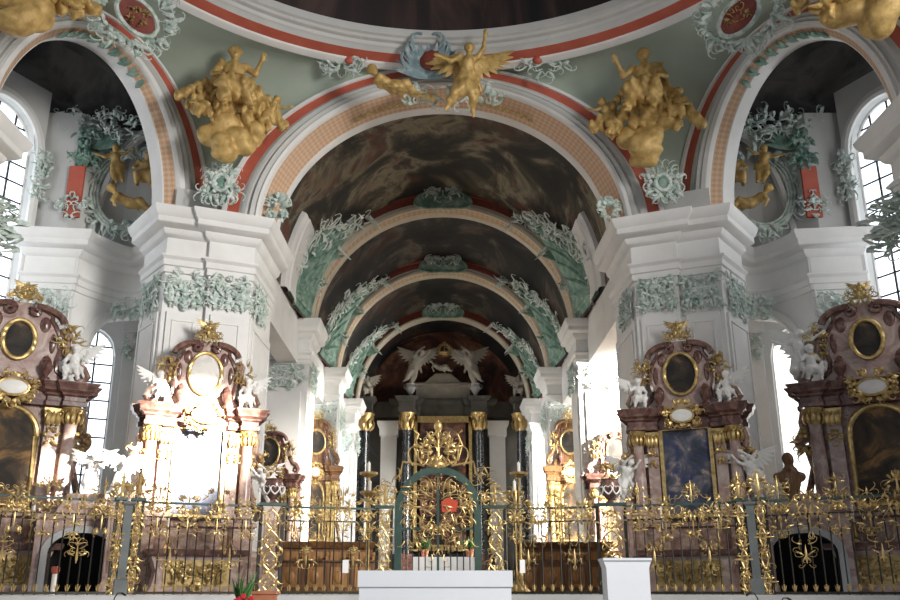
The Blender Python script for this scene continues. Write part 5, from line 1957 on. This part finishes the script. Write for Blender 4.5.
def fence_panel(px0, px1, label, seed, big=False):
    a, c = fence_pt(px0), fence_pt(px1)
    d = c - a
    L = d.length
    t = thing('iron_fence', label, 'fence', tuple(a), math.atan2(d.y, d.x))
    for nm, z, h, m in (('bottom_rail', .04, .05, 'iron'), ('middle_rail', H1, .035, 'iron'), ('top_rail', H2, .05, 'greeniron')):
        b = MB()
        b.box(0, L, -.03, .03, z - h / 2, z + h / 2)
        b.build(nm, m, t)
    n = max(3, int(round(L / .215)))
    for i in range(n + 1):
        o = part(t, BARM, 'bar', (L * i / n, 0, 0))
        part(o, LEAFM, 'leaf_finial')
    k = max(1, int(round(L / .62)))
    w_ = L / k
    for i in range(k):
        b = MB()
        rocaille(b, Fr((w_ * (i + .5), -.02, (H1 + H2) / 2)), w_ * .98, (H2 - H1) * .8, 9, seed + i % 3, r=.015, dep=.03, shape='rect', L=.27)
        b.build('frieze_scroll', 'gold', t)
        b = MB()
        fr = Fr((w_ * (i + .5), -.02, H1 - .2))
        rocaille(b, fr, w_ * 1.0, .46, 9, seed + 20 + i % 3, r=.013, dep=.03, shape='tri_down', L=.26)
        leafb(b, fr, 0, .2, -PI / 2, .36, .02, .01)
        b.build('pendant_scroll', 'goldsoft', t)
        tall = (i % 2 == (seed % 2))
        b = MB()
        fr = Fr((w_ * (i + .5), 0, H2 + (.22 if tall else .1)))
        rocaille(b, fr, w_ * .95, .5 if tall else .2, 9 if tall else 4, seed + 40 + i, r=.012, dep=.03, L=.26, leaf=.7)
        leafb(b, fr, 0, -.2 if tall else -.08, PI / 2, .54 if tall else .2, .025, .02)
        b.build('cresting', 'goldsoft', t)
    # a gilded motif woven through the bars in the middle
    for i in range(max(1, k // 2)):
        b = MB()
        u = L * (i + .5) / max(1, k // 2)
        rocaille(b, Fr((u, -.03, .85)), .4, .7, 7, seed + 60, r=.011, dep=.03, L=.28)
        leafb(b, Fr((u, -.03, .85)), 0, -.2, PI / 2, .4, .03, .02)
        b.build('middle_ornament', 'goldsoft', t)
    return t


fence_panel(-38, 112, 'gilt iron fence panel at the left picture edge', 900)
fence_panel(139, 258, 'gilt iron fence panel before the sunlit altar', 910)
fence_panel(282, 376, 'gilt iron fence panel between basket topped post and left gate post', 920)
fence_panel(506, 598, 'gilt iron fence panel just right of the gate, behind the white pedestal', 930)
fence_panel(628, 738, 'gilt iron fence panel before the right pier altar', 940)
fence_panel(770, 924, 'gilt iron fence panel at the right picture edge', 950)


def fence_post(px0, px1, label, seed, urn=False):
    a, c = fence_pt(px0), fence_pt(px1)
    d = c - a
    L = d.length
    t = thing('fence_post', label, 'fence post', tuple(a), math.atan2(d.y, d.x))
    for x in (0, L):
        b = MB()
        b.box(x - .035, x + .035, -.04, .04, 0, H2 + .05)
        b.build('iron_upright', 'iron', t)
    b = MB()
    for i in range(4):
        fr = Fr((L / 2, -.02, .28 + .48 * i))
        rocaille(b, fr, L * .95, .5, 9, seed + i % 2, r=.014, dep=.03, shape='rect', L=.25)
        for s in (-1, 1):
            pts = [fr(s * (L * .33 * math.sin(q * PI / 8)), -.22 + .44 * q / 8, .03) for q in range(9)]
            b.tube(pts, .02, 5)
    b.build('openwork_panel', 'gold', t)
    b = MB()
    b.box(-.06, L + .06, -.09, .09, H2 + .02, H2 + .09)
    b.build('cap', 'greeniron', t)
    if urn:
        b = MB()
        b.lathe([(.1, H2 + .09), (.06, H2 + .16), (.2, H2 + .32), (.25, H2 + .5), (.2, H2 + .62), (.22, H2 + .66)], 16, (L / 2, 0, 0))
        b.build('basket', 'darkmarble', t)
        b = MB()
        for q in range(8):
            an = q * PI / 4
            fq = Fr((L / 2 + .23 * math.cos(an), .23 * math.sin(an), H2 + .4), (-math.sin(an), math.cos(an), 0), (0, 0, 1), (math.cos(an), math.sin(an), 0))
            for s in (-1, 1):
                scroll(b, fq, 0, -.12, PI / 2 - s * .9, .34, s * 4.5, .02, .03)
        b.build('basket_lattice', 'statue', t)
        b = MB()
        rocaille(b, Fr((L / 2, 0, H2 + .82)), .4, .36, 14, seed + 9, r=.016, dep=.05, L=.22, leaf=.8)
        b.build('bouquet', 'gold', t)
    else:
        b = MB()
        rocaille(b, Fr((L / 2, 0, H2 + .32)), L * 1.8, .5, 12, seed + 9, r=.014, dep=.04, L=.28, leaf=.5)
        leafb(b, Fr((L / 2, 0, H2 + .1)), 0, 0, PI / 2, .6, .05, .02)
        b.build('finial', 'gold', t)
    return t


fence_post(112.5, 119.5, 'slim gilt openwork post left of the left grey post', 960)
fence_post(129, 138.5, 'gilt openwork post right of the left grey post', 961)
fence_post(259, 281, 'wide gilt openwork post with basket on top, left of the choir', 962, True)
fence_post(377, 391, 'gilt openwork post directly left of the green gate', 963)
fence_post(486, 505, 'gilt openwork post directly right of the green gate', 964)
fence_post(599, 627, 'wide gilt openwork post with basket on top, right of the choir', 965, True)
fence_post(739, 749, 'gilt openwork post left of the right grey post', 966)
fence_post(759.5, 769.5, 'gilt openwork post right of the right grey post', 967)
for px, sl in ((124, 'left'), (754.5, 'right')):
    a = fence_pt(px)
    t = thing('iron_post', f'plain grey square post in the {sl} part of the fence, between gilt posts', 'fence post', tuple(a), math.atan2(1.3, -3) if px > 443 else math.atan2(1.3, 3))
    b = MB()
    b.box(-.09, .09, -.09, .09, 0, H2)
    b.build('shaft', 'greypost', t)
    b = MB()
    b.mould([(-.09, -.09), (.09, -.09), (.09, .09), (-.09, .09)], [(0, 0), (.05, 0), (.05, .3), (0, .36)], closed=True)
    b.build('base', 'greypost', t)
    b = MB()
    b.mould([(-.09, -.09), (.09, -.09), (.09, .09), (-.09, .09)], [(0, H2 - .1), (.04, H2 - .05), (.04, H2), (-.09, H2 + .02)], closed=True)
    b.build('cap', 'greypost', t)

# gate
ga, gb = fence_pt(394), fence_pt(482)
gx = (ga.x + gb.x) / 2
GW = (gb.x - ga.x) / 2
t = thing('choir_gate', 'tall green arched gate filled with gilt scrollwork, centre of the fence', 'gate', (gx, 23.0, FL))
spr = 2.0
b = MB()
pth = [(-GW + .1, 0), (-GW + .1, .7), (-GW + .1, 1.4)] + [((GW - .1) * -math.cos(PI * i / 40), spr + .98 * math.sin(PI * i / 40)) for i in range(41)] + [(GW - .1, 1.4), (GW - .1, .7), (GW - .1, 0)]
rows = []
for i, (x, z) in enumerate(pth):
    a_, c_ = pth[max(0, i - 1)], pth[min(len(pth) - 1, i + 1)]
    dx, dz = c_[0] - a_[0], c_[1] - a_[1]
    l = math.hypot(dx, dz)
    nx_, nz_ = -dz / l, dx / l
    rows.append([(x + nx_ * q, y_, z + nz_ * q) for q, y_ in ((-.085, -.08), (.085, -.08), (.085, .08), (-.085, .08))])
b.grid(rows, cu=True)
b.build('arch_frame', 'greeniron', t)
b = MB()
b.box(-GW + .1, GW - .1, -.04, .04, 1.52, 1.58)
b.box(-GW + .1, GW - .1, -.04, .04, .03, .1)
b.box(-.03, .03, -.05, .05, 0, spr + .9)
b.build('door_frame', 'greeniron', t)
for i in range(11):
    x = -GW + .3 + (2 * GW - .6) * i / 10
    if abs(x) < .02:
        continue
    o = part(t, BARM, 'bar', (x, 0, 0))
    o.scale = (1, 1, 1.55 / H1)
b = MB()
rng = random.Random(3)
for s in (-1, 1):
    pass
rocaille(b, Fr((0, -.03, 2.1)), GW * 1.75, 1.45, 64, 975, r=.0125, dep=.04, L=.46, leaf=.2)
rocaille(b, Fr((0, -.03, 1.45)), GW * 1.75, .5, 22, 977, r=.015, dep=.04, shape='rect', L=.3)
b.build('tympanum_scrollwork', 'gold', t)
b = MB()
rocaille(b, Fr((0, -.03, .75)), GW * 1.5, .9, 16, 979, r=.011, dep=.03, shape='rect', L=.3)
b.build('door_scrollwork', 'goldsoft', t)
b = MB()
b.prism_xz([(.1, 1.95), (.45, 1.95), (.5, 2.2), (.28, 2.3), (.08, 2.2)], -.1, -.05)
b.build('red_shield', mat('shield_red', [(.45, .05, .02)], rough=.5), t)
b = MB()
b.tube([(0, 0, 3.0), (0, 0, 3.6), (0, 0, 4.25)], [.05, .035, .02], 6)
for s in (-1, 1):
    b.tube([(s * x, 0, z) for x, z in ((.1, 3.05), (.5, 3.25), (.62, 3.6), (.5, 3.9), (.62, 4.0))], [.03, .03, .028, .024, .03], 6)
    b.tube([(s * x, 0, z) for x, z in ((.35, 3.1), (.9, 3.2), (.95, 2.9), (1.1, 2.75))], [.03, .028, .025, .02], 6)
    for q in range(3):
        scroll(b, Fr((0, 0, 0)), s * (.15 + .25 * q), 3.1, PI / 2 - s * .5, .8, s * 4.5, .028, .03)
rocaille(b, Fr((0, 0, 3.5)), 1.1, 1.0, 22, 981, r=.022, dep=.04, L=.4, leaf=.7)
b.ball((0, 0, 4.1), .11, .09, .14)
b.ball((0, 0, 3.12), .17, .12, .14)
b.build('crest', 'gold', t)
for s in (-1, 1):
    b = MB()
    rocaille(b, Fr((s * (GW + .08), -.02, 2.55)), .6, 1.0, 18, 983 + s, r=.013, dep=.04, L=.4, leaf=.3, sym=False)
    b.build('side_scrollwork', 'goldsoft', t)

# ------------------------------------------------------------------ foreground: altar block, pedestal, plants, microphones
b = MB()
b.box(-9, 9, 16.5, 20.6, 0, 1.0)
struct('floor', b, 'stone', smooth=False)
t = thing('altar_table', 'long plain white altar block in the foreground before the gate', 'altar', (P(435, 585, 20).x, 19.6, 1.0))
b = MB()
x0, x1 = P(358, 571, 19.3).x - t.location.x, P(512.5, 571, 19.3).x - t.location.x
hz = P(435, 570.5, 19.3).z - 1.0
sl_ = hz - .32
b.box(x0 + .03, x1 - .03, -.26, .85, 0, sl_)
b.build('body', 'plasterwhite', t, smooth=False)
b = MB()
b.box(x0, x1, -.3, .9, sl_, hz)
b.build('slab', 'plasterwhite', t, smooth=False)
t = thing('lectern_pedestal', 'white upright pedestal right of the altar block, slightly flared at top', 'pedestal', (P(627, 585, 20).x, 19.9, 1.0))
hz = P(627, 558, 19.6).z - 1.0
x0, x1 = P(603, 560, 19.6).x - t.location.x, P(651.5, 560, 19.6).x - t.location.x
b = MB()
b.prism_xz([(x0 + .07, 0), (x1 - .07, 0), (x1 - .06, hz - .2), (x1 - .01, hz - .05), (x0 + .01, hz - .05), (x0 + .06, hz - .2)], -.3, .3)
b.build('body', 'plasterwhite', t, smooth=False)
b = MB()
b.box(x0, x1, -.34, .34, hz - .05, hz)
b.build('top_slab', 'plasterwhite', t, smooth=False)

pc = P(243, 600, 19.8)
t = thing('potted_plant', 'upright green leafy plant with red blossoms at lower left', 'plant', (pc.x, 19.8, 1.0))
b = MB()
b.lathe([(.13, 0), (.17, .3), (.18, .32), (.15, .32)], 14)
b.build('pot', 'terracotta', t)
b = MB()
rng = random.Random(9)
for q in range(34):
    a = rng.uniform(0, 2 * PI)
    fq = Fr((.03 * math.cos(a), .03 * math.sin(a), .3), (math.cos(a), math.sin(a), 0), (0, 0, 1))
    leafb(b, fq, 0, 0, rng.uniform(1.1, 1.55), rng.uniform(.35, .75), .035, .03)
b.build('foliage', 'leaf', t)
for q in range(5):
    b = MB()
    x, y, z = -.12 + .08 * q, -.16 + .02 * (q % 2), .38 + .05 * (q % 3)
    for i in range(6):
        a = i * PI / 3
        b.ball((x + .03 * math.cos(a), y, z + .03 * math.sin(a)), .03, .02, .03, 5)
    b.build('blossom', 'flower', t)
pc = P(265, 591, 20.3)
t = thing('planter_box', 'terracotta planter box beside the green leafy plant', 'planter', (pc.x, 20.3, 1.0))
b = MB()
hh = pc.z - 1.0
b.prism_xz([(-.2, 0), (.2, 0), (.25, hh), (-.25, hh)], -.2, .2)
b.build('box', 'terracotta', t)
b = MB()
b.mould([(-.25, -.2), (.25, -.2), (.25, .2), (-.25, .2)], [(0, hh - .07), (.03, hh - .06), (.03, hh), (-.05, hh)], closed=True)
b.build('rim', 'terracotta', t)
for px, py, sl, fl in ((114, 592, 'black gooseneck microphone at the lower left, before the grey post', 1), (758, 592, 'black gooseneck microphone at the lower right, before the grey post', -1), (779, 597, 'second black microphone at lower right, lower than its neighbour', 1)):
    c = P(px, py, 19.0 if px > 443 else 19.2)
    zb = 1.0 if abs(c.x) < 8.9 else 0
    t = thing('microphone', sl, 'microphone', (c.x, c.y, zb))
    h = c.z - zb
    b = MB()
    b.lathe([(.12, 0), (.12, .02), (.02, .04), (.015, h - .3)], 12)
    b.build('stand', 'blackmic', t)
    b = MB()
    b.tube([(0, 0, h - .3), (.02 * fl, 0, h - .12), (.08 * fl, 0, h - .02), (.16 * fl, 0, h - .02)], .012, 6)
    b.build('gooseneck', 'blackmic', t)
    b = MB()
    b.tube([(.16 * fl, 0, h - .02), (.22 * fl, 0, h - .05), (.25 * fl, 0, h - .07)], [.02, .024, .014], 8)
    b.build('microphone_head', 'blackmic', t)
for px, sl in ((345.5, 'white notice sheet hung on the fence left of the gate'), (522.5, 'white notice sheet hung on the fence right of the gate')):
    a, c = P(px - 2.8, 560, 22.6 if px < 443 else 22.7), P(px + 2.8, 573, 22.6 if px < 443 else 22.7)
    b = MB()
    b.box(a.x, c.x, a.y, a.y + .01, c.z, a.z)
    tag(b.build('notice_sheet', 'paper', smooth=False), sl, 'notice')
c = P(56, 589, 20.9)
t = thing('paschal_candle', 'stout white candle with red collar standing before the left doorway', 'candle', (c.x, 20.75, FL))
b = MB()
b.lathe([(.06, 0), (.06, .55), (.01, .58)], 12)
b.build('candle', 'candle', t)
b = MB()
b.lathe([(.07, .44), (.09, .5), (.09, .58), (.06, .6)], 12)
b.build('collar', 'red', t)

GR = {'aisle_pilaster': 'slim pilasters beside the aisle windows', 'soffit_garland': 'gilt garlands on the soffit', 'iron_fence': 'wrought iron fence panels across the choir', 'fence_post': 'gilt openwork posts of the fence', 'iron_post': 'plain grey posts of the fence', 'side_altar': 'marble side altars', 'pier': 'great piers of the rotunda', 'choir_pier': 'piers along the choir', 'arch': 'moulded arches', 'angel_statue': 'white stucco angels', 'putto_statue': 'putti on the altars', 'gilded_group': 'gilded groups on the pendentives', 'candlestick': 'gilded candlesticks beyond the fence', 'altar_candle': 'candlesticks on the altar tables', 'microphone': 'gooseneck microphones', 'vault_stucco': 'stucco on the choir vault haunches', 'rib_stucco': 'stucco sprays over the rib arches', 'crown_cartouche': 'cartouches on the rib arches', 'statue_pedestal': 'marble pedestals under the angels', 'crypt_doorway': 'crypt doorways', 'choir_stall': 'choir stalls', 'notice_sheet': 'notices on the fence', 'arch_cartouche': 'cartouches on the side arches', 'pendentive_cartouche': 'cartouches under the pendentives', 'gilded_relief': 'gilded lunette reliefs', 'stone_vase': 'vases on the high altar', 'pilaster': 'pilasters of the aisle bays'}
for o in list(COL.objects):
    k = o.name.split('.')[0]
    if o.parent is None and k in GR:
        o['group'] = GR[k]
